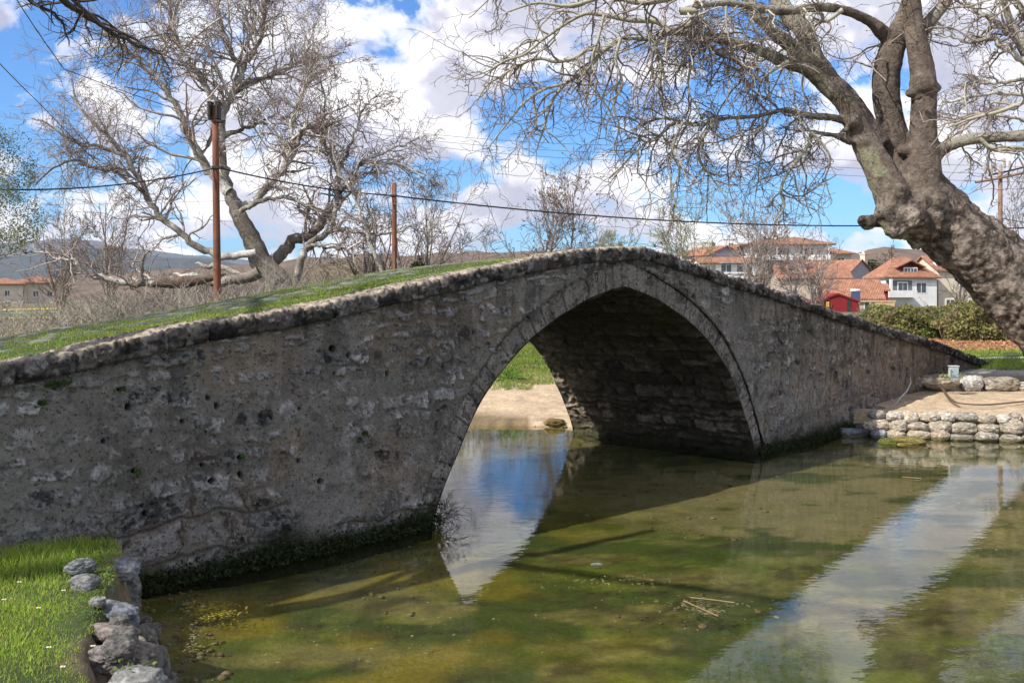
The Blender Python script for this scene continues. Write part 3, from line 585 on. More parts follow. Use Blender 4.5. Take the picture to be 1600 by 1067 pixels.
UB = [('broad shaded boulder half under the bridge wall on the right bank', 1418, 596, .60, (.24, .2, .15), (.30, .27, .23)),
 ('wide low tan boulder below the small electrical box', 1466, 596, .60, (.38, .2, .135), (.52, .44, .33)),
 ('white angular boulder between the two long tan boulders', 1517, 600, .60, (.20, .18, .16), (.60, .57, .53)),
 ('long low tan boulder with sand banked against it', 1562, 601, .60, (.34, .2, .15), (.40, .35, .28)),
 ('pale boulder at the right frame edge of the upper row', 1602, 604, .54, (.22, .18, .09), (.55, .52, .47))]
for i, (lb, px, py, z, sz_, c) in enumerate(UB): rock(lb, px, py, z, sz_, 800+i*3, c, rz=rg.uniform(-.2, .2), group=GR, blocky=.35, y=(18.25 if i < 2 else 18.4))
rock('bluish grey slab in the water at the bridge foot by the right bank', 1329, 679, .06, (.31, .22, .12), 850, (.20, .22, .25), y=15.9, blocky=.8, wetz=.0)
rock('dark rubble stone in the shade beside the bluish slab', 1352, 671, .12, (.20, .18, .10), 853, (.12, .11, .10), y=16.0)
rock('yellowish weed covered stone on the water line under the retaining wall', 1418, 690, .02, (.26, .14, .085), 856, (.24, .19, .06), y=14.95, moss=.5)
rock('low green mossy stone at the water line at the wall end by the bridge', 1390, 691, .02, (.16, .14, .06), 859, (.13, .14, .03), y=14.98, moss=.8)
rock('rusty brown clump of stone at the water edge beyond the arch', 867, 660, .10, (.17, .12, .06), 862, (.20, .14, .05), y=16.9, moss=.4, lump=1.0)
# dry stone retaining wall of river cobbles on the right bank
rw = thing('retaining_wall', 'low sunlit retaining wall of rounded river stones along the right bank', 'wall', (7.2, 15.25, 0))
RP = np.array([(5.55, 15.62), (6.0, 15.42), (7.0, 15.26), (8.0, 15.12), (9.8, 14.85), (11.5, 13.9)]); RL = np.concatenate([[0], np.cumsum(np.hypot(*np.diff(RP, axis=0).T))])
def onwall(t_): return np.interp(t_, RL, RP[:, 0]), np.interp(t_, RL, RP[:, 1])
PAL = [(.46, .385, .29), (.50, .43, .34), (.40, .34, .265), (.56, .50, .43), (.45, .35, .26), (.34, .30, .25)]
k_ = 0
for row, (zc, hh) in enumerate([(.045, .09), (.195, .088), (.335, .075)]):
    t_ = rg.uniform(0, .15)
    while t_ < RL[-1]-.2 and k_ < 99:
        wd = rg.uniform(.085, .19)*(1.15 if row < 2 else 1); x, y = onwall(t_+wd); c = PAL[rg.randint(len(PAL))]
        if rg.rand() < .05: c = (.30, .33, .36)
        hj = hh*rg.uniform(.85, 1.35); vis = x < 8.6
        if vis or rg.rand() < .5:
            shade_ = .55 if t_ < .45 and False else 1
            link('stone', rockmesh((x-rw.location[0], y-rw.location[1]+.03+.05*row+rg.uniform(-.02, .02), zc+rg.uniform(-.02, .02)), (wd*1.03, .13, hj), 900+k_, tuple(q*shade_ for q in c), rz=rg.uniform(-.15, .15), hi=vis and row < 9, blocky=rg.uniform(.0, .4), wetz=.0, lump=.45), M_rock, rw); k_ += 1
        t_ += wd*1.93
for i, (px, py, z, sz_) in enumerate([(1362, 655, .18, (.22, .2, .10)), (1340, 660, .14, (.18, .16, .09)), (1368, 640, .32, (.16, .16, .07)), (1330, 645, .22, (.15, .15, .08)), (1305, 663, .10, (.16, .15, .09))]):
    rock('dark rubble stone in the shaded corner of bridge foot and retaining wall', px, py, z, sz_, 950+i, (.20, .175, .15), group='rubble stones in the shaded corner', y=16.2+.1*i)
# ------------------------------------------------------------------ grass and leaves
def blades(x, y, z, h, wd, col, seed, lean=.5):
    r = np.random.RandomState(seed); n = len(x); a = r.uniform(0, 2*math.pi, n); l = r.uniform(.1, lean, n)*h; b = r.uniform(0, 2*math.pi, n)
    dx, dy = np.cos(a)*wd/2, np.sin(a)*wd/2; lx, ly = np.cos(b)*l, np.sin(b)*l
    p = np.empty((n, 5, 3)); base = np.stack([x, y, z], -1)
    p[:, 0] = base-np.stack([dx, dy, 0*dx], -1); p[:, 1] = base+np.stack([dx, dy, 0*dx], -1)
    m = base+np.stack([lx*.35, ly*.35, h*.6], -1); p[:, 2] = m-np.stack([dx, dy, 0*dx], -1)*.75; p[:, 3] = m+np.stack([dx, dy, 0*dx], -1)*.75
    p[:, 4] = base+np.stack([lx, ly, h], -1)
    i = np.arange(n)[:, None]*5; q = np.concatenate([i, i+1, i+3, i+2], 1); t3 = np.concatenate([i+2, i+3, i+4], 1)
    c = np.repeat(col[:, None], 5, 1); c[:, 0:2] *= .7
    return p.reshape(-1, 3), [q, t3], c.reshape(-1, 3)
def gcol(r, n, a=(.14, .26, .025), b=(.34, .42, .07), dry=.1):
    t = r.rand(n)[:, None]; c = np.array(a)*(1-t)+np.array(b)*t; dm = r.rand(n) < dry; c[dm] = np.array([.34, .28, .13])*(.7+.5*r.rand(dm.sum())[:, None]); return c
r = np.random.RandomState(5)
n = 190000; x = r.uniform(-5.2, -1.4, n); y = 3.9+4.6*r.rand(n)**1.05
dd_ = sdf(x, y); w_ = (x-A0[0])*NN[0]+(y-A0[1])*NN[1]; cl = fbm(x*2.2, y*2.2, o=3, s=601); cl2 = fbm(x*.9+4, y*.9, o=2, s=602)
k = (dd_ > .05+.20*cl) & (w_ < .0) & (x/y > -.62) & (r.rand(n) < .7+1.4*(cl+cl2-.80)); x, y, cl, cl2, w_ = x[k], y[k], cl[k], cl2[k], w_[k]
tall = sst(-.9, -.1, w_); hgt = (.016+.032*cl+.05*tall)*(.35+.65*sst(.15, .5, dd_[k]))*(.7+.3*sst(-1.6, -.6, w_))*(.5+r.rand(len(x)))
V, Fq, c = blades(x, y, terr(x, y)-.004, hgt, .0042, gcol(r, len(x), (.20, .38, .03), (.52, .60, .10), .16), 6, .9)
o = link('grass', mesh_np('grass', V, Fq, c, False), M_grass); tag(o, kind='stuff')
# turf on the deck
n = 90000; s = r.uniform(-11.2, -2.0, n); wv = .22+r.rand(n)**1.3*3.0; nn0 = fbm(s*2.4, wv*2.4, o=3, s=611)
k = r.rand(n) < np.clip((.25+1.5*(nn0-.35))*np.where(wv < 1.35, sst(.25, .5, wv), .6), 0, 1)*np.where(s > -5, sst(-1.5, -5, s)*.8, 1); s, wv, nn0 = s[k], wv[k], nn0[k]
pt = W(s, wv, deckz(s, wv)+.0); V, Fq, c = blades(pt[:, 0], pt[:, 1], pt[:, 2], (.008+.016*nn0)*(.5+r.rand(len(s))), .008, gcol(r, len(s), (.16, .27, .03), (.40, .46, .07), .18), 8, .8)
o = link('grass', mesh_np('deck_grass', V, Fq, c, False), M_grass); tag(o, kind='stuff')
# turf beyond the arch and on the right bank
def patch(n, x0, x1, y0, y1, cond, h, wd, seed, **kw):
    x = r.uniform(x0, x1, n); y = r.uniform(y0, y1, n); z, d, s_, w_, *_ = terr(x, y, True); k = cond(x, y, d, s_, w_, fbm(x*1.3, y*1.3, o=3, s=621)); x, y, z = x[k], y[k], z[k]
    V, Fq, c = blades(x, y, z, h*(.5+r.rand(len(x))), wd, gcol(r, len(x), **kw), seed, .9); o = link('grass', mesh_np('g', V, Fq, c, False), M_grass); return tag(o, kind='stuff')
patch(60000, -3, 4, 18.5, 28, lambda x, y, d, s, w, n: (w > 3.5) & (d > 2.6+2.6*(n-.3)) & (np.abs(x/y) < .13), .05, .014, 9, dry=.2)
patch(50000, 8.5, 18, 19.2, 26.5, lambda x, y, d, s, w, n: (s > 8.5) & (n+.1*(y > 21) > .45) & (np.abs(y-22.6-.1*(x-10)) > .35) & (x/y < .6) & (y > 19.8+.0*x), .06, .014, 10)
patch(9000, 8.0, 12, 15.3, 17.0, lambda x, y, d, s, w, n: (n > .55) & (x > 8.2), .05, .01, 12)
# fallen leaves strip before the hedge
def leaves(name, pts, size, cols, seed, mat=None):
    r_ = np.random.RandomState(seed); n = len(pts); a = r_.randn(n, 3); a /= np.linalg.norm(a, axis=1)[:, None]; b = np.cross(a, r_.randn(n, 3)); b /= np.linalg.norm(b, axis=1)[:, None]
    sz_ = size*(.6+.8*r_.rand(n))[:, None]; p = np.stack([pts-a*sz_, pts-b*sz_*.6, pts+a*sz_, pts+b*sz_*.6], 1)
    return mesh_np(name, p.reshape(-1, 3), np.arange(n*4).reshape(n, 4), np.repeat(cols, 4, 0), False)
n = 14000; x = r.uniform(8, 20, n); y = r.uniform(25, 33, n); k = x/y < .62; x, y = x[k], y[k]; z = terr(x, y)+.03
c = np.array([.50, .27, .14])*(.45+.9*r.rand(len(x))[:, None]); o = link('fallen_leaves', leaves('leaves', np.stack([x, y, z], -1), .07, c, 3), M_leaf); tag(o, kind='stuff')
# daisies in the left grass
M_white = pmat('petal', (.85, .85, .82)); M_yel = pmat('daisy_centre', (.7, .5, .05))
DZ = [(60, 945, 'leftmost of the small white daisies in the front grass, in the shadow band'), (99, 918, 'white daisy just above the shadow band in the front grass'), (6, 932, 'white daisy at the left frame edge of the grass'), (76, 1006, 'white daisy in the sunny lower grass, left of centre'), (145, 1004, 'white daisy nearest the brown bank stones'), (30, 905, 'white daisy up near the bridge wall shade'), (98, 1036, 'lowest white daisy near the bottom of the view')]
for i, (px, py, lb) in enumerate(DZ):
    c = Pg(px, py, .55); t_ = thing('daisy', lb, 'daisy', (c[0], c[1], .48), 'daisies in the front grass')
    mb = MB()
    for q in range(12):
        a = q*math.pi/6; ca, sa = math.cos(a), math.sin(a)
        mb.add([(.004*ca, .004*sa, .055), (.010*ca-.0028*sa, .010*sa+.0028*ca, .058), (.013*ca, .013*sa, .056), (.010*ca+.0028*sa, .010*sa-.0028*ca, .058)], [(0, 1, 2, 3)])
    link('petals', mb.mesh('petals'), M_white, t_)
    V, Fq, c_ = tubes([([(0, 0, -.02), (0.003, 0, .02), (0, 0, .054)], [.0012]*3, 5, (.1, .2, .03))]); link('stem', mesh_np('stem', V, Fq, c_), M_twig, t_)
    link('centre', mesh_np('c', ICO4*[.005, .005, .003]+[0, 0, .057], ICF4), M_yel, t_)
# dark moss and plantlets hanging at the foot of the wall
n = 9000; s = np.concatenate([r.uniform(-9.3, -6.15, n//2), r.uniform(-.1, 3.2, n//2)]); z = np.abs(r.randn(n))*.10*np.where(s < -5, 1, .6)*(.35+1.3*fbm(s*1.6, s*0, o=2, s=77)); k = z < .42
pt = W(s[k], -.02-.05*r.rand(k.sum()), z[k]); c = np.array([.03, .042, .012])*(.5+1.2*r.rand(k.sum())[:, None]); bo = child('moss', leaves('moss', pt, .016, c, 21), M_leaf, bridge); tag(bo, kind='stuff')
# small green tufts rooted in the joints of the near wall
for i, (px, py, lb) in enumerate([(615, 668, 'small green tuft'), (66, 602, 'bright green tuft tucked under the coping near the left edge')] if False else []): pass
tp = []
for hs, hz, hr, hq in HOLES:
    if hq < .15: tp.append((hs, hz))
pts = np.concatenate([W(hs+r.randn(30)*.02, -.02-.03*r.rand(30), hz+r.randn(30)*.018) for hs, hz in tp]+[W(-9.78+r.randn(120)*.06, -.02-.03*r.rand(120), 1.60+r.randn(120)*.012)])
c = np.array([.05, .10, .015])*(.5+1.0*r.rand(len(pts))[:, None]); bo = child('wall_plants', leaves('tufts', pts, .012, c, 22), M_leaf, bridge); tag(bo, kind='stuff')
# ------------------------------------------------------------------ trees
class Tree:
    def __init__(s, seed): s.r = np.random.RandomState(seed); s.items = []; s.tips = []
    def limb(s, pts, rad, k=8, col=(.3, .28, .24), sm=True, wob=0.0):
        pts = np.asarray(pts, float); rad = np.asarray(rad, float); n = len(pts)
        if sm and n > 2:   # Catmull-Rom
            q = 4; P_ = np.concatenate([[2*pts[0]-pts[1]], pts, [2*pts[-1]-pts[-2]]]); out = []; ro = []
            for i in range(n-1):
                for j in range(q):
                    t = j/q; p0, p1, p2, p3 = P_[i:i+4]; out.append(.5*((2*p1)+(-p0+p2)*t+(2*p0-5*p1+4*p2-p3)*t*t+(-p0+3*p1-3*p2+p3)*t**3)); ro.append(rad[i]*(1-t)+rad[i+1]*t)
            out.append(pts[-1]); ro.append(rad[-1]); pts = np.array(out); rad = np.array(ro)
        if wob: pts[1:-1] += s.r.randn(len(pts)-2, 3)*wob
        s.items.append((pts, rad, k, col)); return pts, rad
    def grow(s, p, d, L, r0, lv, prm):
        # one twig with wiggle and droop, then its children
        R_ = s.r; n = prm['seg'][lv]; d = d/np.linalg.norm(d); pts = [p]; q = p.copy(); wob = prm['wob'][lv]; dr = prm['droop'][lv]
        for i in range(n):
            d = d+R_.randn(3)*wob+np.array([0, 0, dr]); d /= np.linalg.norm(d); q = q+d*L/n; pts.append(q.copy())
        pts = np.array(pts); rad = np.maximum(np.linspace(r0, r0*prm['tip'], n+1), prm['rmin'])
        col = prm['cols'][lv]; s.items.append((pts, rad, prm['k'][lv], np.asarray(col)*(.8+.4*R_.rand())))
        if lv+1 < len(prm['seg']):
            m = max(1, int(prm['kids'][lv]*(.7+.6*R_.rand())))
            for i in range(m):
                t = R_.uniform(.15, 1.0); f = t*n; a = min(int(f), n-1); b = pts[a]+(pts[a+1]-pts[a])*(f-a); dv = pts[a+1]-pts[a]; dv /= np.linalg.norm(dv)
                sd = R_.randn(3); sd -= dv*(sd@dv); sd /= np.linalg.norm(sd)+1e-9; sp = prm['spread'][lv]
                s.grow(b, dv*math.cos(sp)+sd*math.sin(sp), L*prm['ratio']*(.5+.8*R_.rand()), max(rad[a]*.6, prm['rmin']), lv+1, prm)
        else: s.tips.append(pts[-1])
    def clothe(s, pts, rad, num, L, prm, t0=.1, up=None, lv=0, r=.5):
        n = len(pts)-1
        for i in range(num):
            t = s.r.uniform(t0, 1); f = t*n; a = min(int(f), n-1); b = pts[a]+(pts[a+1]-pts[a])*(f-a); dv = pts[a+1]-pts[a]; dv /= np.linalg.norm(dv)
            sd = s.r.randn(3); sd -= dv*(sd@dv); sd /= np.linalg.norm(sd)+1e-9; d = dv*.55+sd*.85
            if up is not None: d = d+np.asarray(up)
            s.grow(b, d, L*(.5+.8*s.r.rand())*(1.15-.5*t), min(rad[a]*r, prm['r0']), lv, prm)
    def mesh(s, name, items=None): V, Fq, c = tubes(items or s.items); return mesh_np(name, V, Fq, c)
def PX(l, d): return [P(p[0], p[1], (p[2] if len(p) > 2 and p[2] is not None else d)) for p in l]
def bark_fuse(items, voxel, amp, name, colfn):
    # fuse thick limbs into one continuous skin, then roughen it
    V, Fq, c = tubes(items)
    # close tube ends
    me = mesh_np('tmp', V, Fq); bm = bmesh.new(); bm.from_mesh(me); bmesh.ops.holes_fill(bm, edges=[e for e in bm.edges if e.is_boundary], sides=80); bm.to_mesh(me); bm.free()
    o = bpy.data.objects.new('tmp', me); C.objects.link(o); m = o.modifiers.new('r', 'REMESH'); m.mode = 'VOXEL'; m.voxel_size = voxel; m.adaptivity = 0
    sm = o.modifiers.new('s', 'SMOOTH'); sm.iterations = 14; sm.factor = .7
    dg = bpy.context.evaluated_depsgraph_get(); ev = o.evaluated_get(dg); m2 = ev.to_mesh(); nv = len(m2.vertices)
    co = np.empty(nv*3, np.float32); m2.vertices.foreach_get('co', co); no = np.empty(nv*3, np.float32); m2.vertices.foreach_get('normal', no)
    fc = np.array([p.vertices[:] for p in m2.polygons], dtype=object); f4 = np.array([list(f) for f in fc if len(f) == 4]); f3 = np.array([list(f) for f in fc if len(f) == 3])
    ev.to_mesh_clear(); bpy.data.objects.remove(o); co = co.reshape(-1, 3).astype(float); no = no.reshape(-1, 3)
    a = fbm(co[:, 0]*2.4, co[:, 1]*2.4, co[:, 2]*2.4, o=3, s=31)-.5; b = fbm(co[:, 0]*7, co[:, 1]*7, co[:, 2]*5, o=4, s=33, g=.6)-.5
    cc = colfn(co, a, b); b2 = fbm(co[:, 0]*15, co[:, 1]*15, co[:, 2]*11, o=3, s=35, g=.6)-.5; am = amp*(1-.72*np.clip(sst(3.7, 4.5, co[:, 2]), 0, 1)); co = co+no*(am*1.3*a+am*1.0*b+am*.55*b2)[:, None]
    return mesh_np(name, co, [f4] + ([f3] if len(f3) else []), cc)
# --- great plane tree, right
T1 = Tree(101); D = 17.5; pxr = D/F
def rp(*a): return [q*pxr for q in a]
tkL = [(1760, 640, 17.4), (1700, 560, 17.4), (1640, 500, 17.5), (1590, 455, 17.5), (1540, 408, 17.5), (1490, 365, 17.5), (1445, 325, 17.5), (1420, 295, 17.5)]
big = []
def bigl(l, rr, d=D, k=20): pts, rad = T1.limb(PX(l, d), rp(*rr), k=k); T1.items.pop(); big.append((pts, rad, k, (1, 1, 1))); return pts, rad
bigl(tkL, (100, 78, 62, 55, 50, 48, 50, 42))
bigl([(1700, 560, 17.9), (1640, 475, 17.9), (1580, 408, 17.9), (1520, 358, 17.8), (1468, 314, 17.7), (1436, 275, 17.6)], (50, 42, 36, 33, 32, 27))
bigl([(1450, 350, 17.3), (1410, 330, 17.2), (1392, 300, 17.2), (1378, 270, 17.3), (1362, 240, 17.4), (1345, 210, 17.5), (1338, 185, 17.5)], (42, 32, 26, 24, 21, 18, 14))
bigl([(1405, 345, 17.1), (1396, 322, 17.1), (1399, 300, 17.1)], (26, 24, 14))
L1p, L1r = bigl([(1362, 245, 17.5), (1340, 200, 17.5), (1320, 160, 17.5), (1290, 133, 17.5), (1262, 110, 17.4), (1225, 97, 17.3), (1190, 80, 17.2), (1150, 68, 17.0), (1094, 55, 16.8), (1045, 50, 16.6), (1019, 61, 16.4), (970, 60, 16.2)], (22, 19, 16, 13, 10.5, 9.5, 9, 8, 7, 6.5, 4.5, 4), k=14)
L2p, L2r = bigl([(1375, 230, 17.6), (1345, 180, 17.7), (1313, 140, 17.7), (1275, 105, 17.7), (1240, 75, 17.6), (1206, 48, 17.5), (1180, 20, 17.5), (1165, -10, 17.5), (1150, -60, 17.4)], (18, 16, 14.5, 13, 11.5, 10.5, 10.5, 10.5, 9), k=14)
L3p, L3r = bigl([(1330, 175, 17.9), (1300, 130, 18), (1272, 90, 18.1), (1258, 52, 18.2), (1232, 22, 18.3), (1214, -5, 18.4), (1190, -60, 18.6)], (14, 15, 16, 16, 15, 13.5, 12), k=14)
Mp, Mr = bigl([(1408, 290, 17.8), (1402, 235, 17.8), (1391, 190, 17.8), (1384, 140, 17.8), (1388, 100, 17.8), (1400, 62, 17.9), (1418, 25, 18), (1428, -20, 18.1)], (34, 26, 22, 21, 21, 20, 17, 14), k=16)
Rp, Rr = bigl([(1432, 300, 17.5), (1442, 250, 17.4), (1443, 200, 17.4), (1443, 150, 17.4), (1441, 110, 17.4), (1434, 75, 17.4), (1428, 40, 17.4), (1424, 0, 17.4), (1418, -60, 17.3)], (44, 26, 20.5, 19, 18.5, 17.5, 15, 14, 13), k=16)
Rp2, Rr2 = bigl([(1436, 60, 17.6), (1452, 35, 17.6), (1472, 12, 17.6), (1490, -20, 17.6)], (10, 11, 10, 9), k=12)
Hp, Hr = bigl([(1400, 62, 17.9), (1383, 55, 17.8), (1356, 32, 17.6), (1316, 16, 17.4), (1277, 12, 17.2), (1230, 17, 17), (1187, 14, 16.8), (1140, 5, 16.6), (1090, 10, 16.4), (1062, 18, 16.2)], (14, 12, 9, 8, 7.5, 7.5, 7, 6, 6, 5), k=12)
RLp, RLr = bigl([(1445, 262, 17.5), (1468, 236, 17.4), (1495, 223, 17.3), (1530, 216, 17.2), (1600, 212, 17.0), (1700, 208, 16.8), (1850, 190, 16.5)], (14, 11, 10, 9, 9, 8, 6), k=12)
LWp, LWr = bigl([(1325, 190, 17.5), (1300, 184, 17.4), (1262, 181, 17.3), (1226, 172, 17.2), (1187, 181, 17.0), (1120, 187, 16.8), (1097, 195, 16.7), (1067, 191, 16.6)], (8, 6.5, 5.5, 5.5, 4.5, 3.8, 3.6, 3), k=12)
LKp, LKr = bigl([(1330, 222, 17.4), (1310, 213, 17.3), (1290, 210, 17.2), (1270, 206, 17.1), (1252, 200, 17.0)], (8, 5.5, 4.5, 4, 3), k=10)
# burls and knobs
def burl(px, py, d, r, sq=(1, 1, 1)):
    c = np.array(P(px, py, d)); big.append((np.array([c+[0, 0, -r*pxr*.8], c+[0, 0, -r*pxr*.5], c, c+[0, 0, r*pxr*.5], c+[0, 0, r*pxr*.8]]), np.array([.35, .85, 1, .85, .35])*r*pxr, 14, (1, 1, 1)))
for b in [(1377, 347, 17.3, 9), (1358, 348, 17.2, 13), (1347, 345, 17.2, 9), (1464, 138, 17.3, 7.5), (1423, 146, 17.3, 9), (1436, 152, 17.0, 7), (1442, 132, 17.3, 21), (1400, 358, 17.0, 17), (1428, 342, 16.95, 26), (1458, 312, 17.0, 22), (1400, 300, 17.0, 18), (1385, 330, 17.1, 18), (1332, 190, 17.3, 12), (1350, 222, 17.3, 12), (1320, 205, 17.3, 7), (1078, 38, 16.5, 5.5), (1412, 235, 17.4, 12)]: burl(*b)
big.append((np.array([P(1385, 346, 17.2), P(1368, 348, 17.2), P(1350, 347, 17.2)]), np.array([11, 8, 8])*pxr, 12, (1, 1, 1)))
def plane_col(co, a, b):
    z = co[:, 2]; x = co[:, 0]
    rough = sst(-.02, .06, b); c = np.array([.15, .115, .09])[None]*(.55+1.9*(b+.32)[:, None])
    pl = sst(.02, .10, fbm(co[:, 0]*1.6+5, co[:, 1]*1.6, co[:, 2]*1.6, o=4, s=41)-.5)*sst(3.0, 2.0, z*.0+2.5)
    mt = .45*fbm(co[:, 0]*4, co[:, 1]*4, co[:, 2]*4, o=4, s=47, g=.6)+.55*fbm(co[:, 0]*12, co[:, 1]*12, co[:, 2]*12, o=3, s=48, g=.7); c = c*(.45+1.1*sst(.36, .62, mt))[:, None]; pe = sst(.02, .0, np.abs(mt-.50)); c = c*(1-.35*pe[:, None]); c = cmixv(c, (.50, .44, .385), np.clip(sst(.505, .53, mt)*(.35+.65*pl)*.8, 0, 1))
    # younger limbs flake to cream and olive
    rr_ = sst(6.3, 5.6, x)*sst(3.6, 4.6, z); ol = fbm(x*3, co[:, 1]*3, z*3, o=4, s=43); yc = np.array([.22, .205, .14])[None]*(.65+.8*ol[:, None]); mott = sst(.50, .56, fbm(x*6, co[:, 1]*6, z*6, o=3, s=45)); yc = cmixv(yc, (.36, .34, .26), mott*.6)
    c = c*(1-(rr_*.8)[:, None])+yc*(rr_*.8)[:, None]
    hi = sst(6.2, 6.9, z)*sst(6.2, 6.9, x); c = cmixv(c, (.33, .28, .17), hi*.5*sst(-.05, .08, a))
    up_ = sst(3.3, 4.3, z)[:, None]*(x > 5.6)[:, None]; c = c*(1-up_*.75)+(np.array([.165, .125, .10])[None]*(.55+.9*fbm(x*2.5, co[:, 1]*2.5, z*1.2, o=4, s=49)[:, None]))*up_*.75
    pale = np.clip(sst(5.35, 5.05, x)+sst(7.25, 7.6, x)*(z > 4.4), 0, 1); c = cmixv(c, (.46, .43, .35), pale*.75*sst(.35, .5, ol))
    lime = sst(.02, .12, a)*((x < 6.9) & (x > 6.0) & (z > 3.2) & (z < 4.9)); c = cmixv(c, (.34, .34, .22), lime*.6)
    return c
tree1 = thing('plane_tree', 'huge leaning plane tree with thick knobbly bark overhanging from the right', 'tree', tuple(P(1760, 640, 17.4)[:2])+(.6,))
child('trunk', bark_fuse(big, .027, .10, 'trunk', plane_col), M_bark, tree1)
TWC = [(.36, .33, .27), (.27, .23, .19), (.17, .135, .115), (.13, .10, .09)]
drp = dict(seg=[11, 8, 6, 4], wob=[.25, .30, .34, .3], droop=[-.055, -.075, -.09, -.02], tip=.45, rmin=.0042, k=[6, 4, 3, 3], kids=[6, 4, 2], spread=[.8, .9, .9], ratio=.58, cols=TWC, r0=.020)
def bl(l, rr, d): p, q = T1.limb(PX(l, d), rp(*rr), k=8, col=(.36, .34, .26)); return p, q
B = []
B.append(bl([(970, 60), (940, 82), (917, 109), (884, 131), (862, 160), (850, 200), (838, 235)], (4, 3.6, 3.2, 2.6, 2, 1.5, 1), 16.1))
B.append(bl([(1045, 50), (1026, 34), (985, 32), (944, 24), (914, 22), (880, 40), (850, 60), (815, 70), (780, 100)], (5, 4.6, 4, 3.4, 3, 2.4, 2, 1.6, 1), 16.3))
B.append(bl([(940, 82), (920, 78), (895, 92), (868, 97), (845, 92), (815, 100), (785, 118), (760, 135), (745, 160)], (3, 2.8, 2.8, 2.6, 2.4, 2, 1.6, 1.2, .9), 16.0))
B.append(bl([(1067, 191), (1045, 195), (1030, 215), (1010, 222), (990, 215), (960, 225)], (2.6, 2.3, 2, 1.6, 1.3, .9), 16.5))
B.append(bl([(1120, 187), (1105, 205), (1092, 228), (1094, 252), (1110, 275), (1128, 300)], (3, 2.8, 2.5, 2.2, 1.6, 1), 16.6))
B.append(bl([(1100, 195), (1078, 196), (1055, 188), (1030, 186), (1005, 196), (985, 205)], (2.4, 2.2, 2, 1.6, 1.2, .8), 16.6))
B.append(bl([(1268, 207), (1262, 228), (1246, 250), (1228, 275), (1220, 300), (1226, 322), (1212, 345)], (3.2, 3, 2.6, 2.6, 2, 1.5, 1), 16.9))
B.append(bl([(1268, 207), (1285, 225), (1298, 250), (1290, 280), (1300, 315)], (2.2, 2, 1.6, 1.2, .8), 16.8))
B.append(bl([(1187, 78), (1170, 110), (1140, 86), (1118, 95)], (4, 3.2, 2.2, 1.5), 17.0))
B.append(bl([(1232, 97), (1205, 112), (1195, 120)], (3.4, 2.4, 1.8), 16.9))
B.append(bl([(1094, 55), (1120, 82), (1145, 85)], (4, 3, 2), 16.7))
B.append(bl([(1062, 18), (1088, 20), (1075, 40), (1066, 38)], (6, 5, 4.5, 4), 16.2))
B.append(bl([(1085, 20), (1096, 45), (1094, 55)], (4.5, 3, 2), 16.3))
B.append(bl([(1316, 16), (1290, 34), (1270, 28)], (4, 2.5, 1.5), 17.2))
B.append(bl([(1165, -10), (1120, -20), (1060, -5), (1000, 5), (950, -5), (890, 10), (840, 5), (790, 20)], (7, 6, 5, 4, 3.4, 2.8, 2, 1.2), 15.8))
B.append(bl([(1214, -5), (1150, -60), (1060, -60), (960, -70), (880, -50), (820, -30), (770, 0)], (8, 7, 6, 5, 4, 3, 2), 17.5))
B.append(bl([(884, 131), (850, 140), (820, 160), (795, 190), (775, 215), (760, 235)], (2.4, 2, 1.7, 1.4, 1.1, .8), 16.0))
B.append(bl([(970, 60), (962, 95), (972, 130), (958, 165), (968, 200), (955, 235)], (2.6, 2.2, 1.9, 1.6, 1.2, .8), 16.0))
B.append(bl([(944, 24), (935, 60), (925, 95), (932, 130), (918, 165)], (2.2, 2, 1.7, 1.3, .8), 15.7))
B.append(bl([(1019, 61), (1035, 100), (1028, 140), (1040, 170), (1030, 205)], (2.4, 2, 1.7, 1.3, .8), 16.3))
B.append(bl([(850, 60), (820, 85), (790, 95), (765, 110), (740, 120)], (2, 1.8, 1.5, 1.2, .8), 15.6))
B.append(bl([(1080, 100), (1075, 140), (1090, 170), (1100, 195)], (2, 1.7, 1.3, .8), 16.5))
B.append(bl([(1067, 191), (1050, 235), (1062, 265), (1050, 300), (1060, 330)], (2.2, 1.8, 1.5, 1.1, .7), 16.3))
B.append(bl([(1010, 222), (985, 245), (965, 270), (950, 290)], (1.8, 1.5, 1.1, .7), 16.3))
B.append(bl([(1150, 185), (1160, 220), (1150, 255), (1165, 285)], (2.2, 1.8, 1.4, .8), 16.7))
B.append(bl([(1530, 216), (1555, 235), (1590, 230), (1640, 240)], (3.5, 3, 3, 2), 17.0))
B.append(bl([(1600, 160), (1560, 175), (1520, 185), (1480, 200)], (3, 2.6, 2, 1.2), 16.0))
for i, (p, q) in enumerate(B):
    ln_ = np.linalg.norm(np.diff(p, axis=0), axis=1).sum(); T1.clothe(p, q, int(4+ln_*4.0), 1.15, drp, up=(-.10, 0, -.25), lv=1, r=.7)
for p, q, nm, L in ((L1p, L1r, 30, 1.8), (Hp, Hr, 12, 1.6), (L2p, L2r, 4, 1.3), (LWp, LWr, 20, 1.4), (LKp, LKr, 6, 1.2), (RLp, RLr, 8, 1.1), (L3p, L3r, 3, 1.2)):
    T1.clothe(p, q, nm, L, drp, t0=.28, up=(-.1, -.05, -.25), lv=0, r=.35)
for p, q, nm in ((Mp, Mr, 9), (Rp, Rr, 14), (Rp2, Rr2, 8)): T1.clothe(p, q, nm, 1.3, drp, t0=.5, lv=1, r=.2)
child('branches', T1.mesh('branches'), M_twig, tree1)
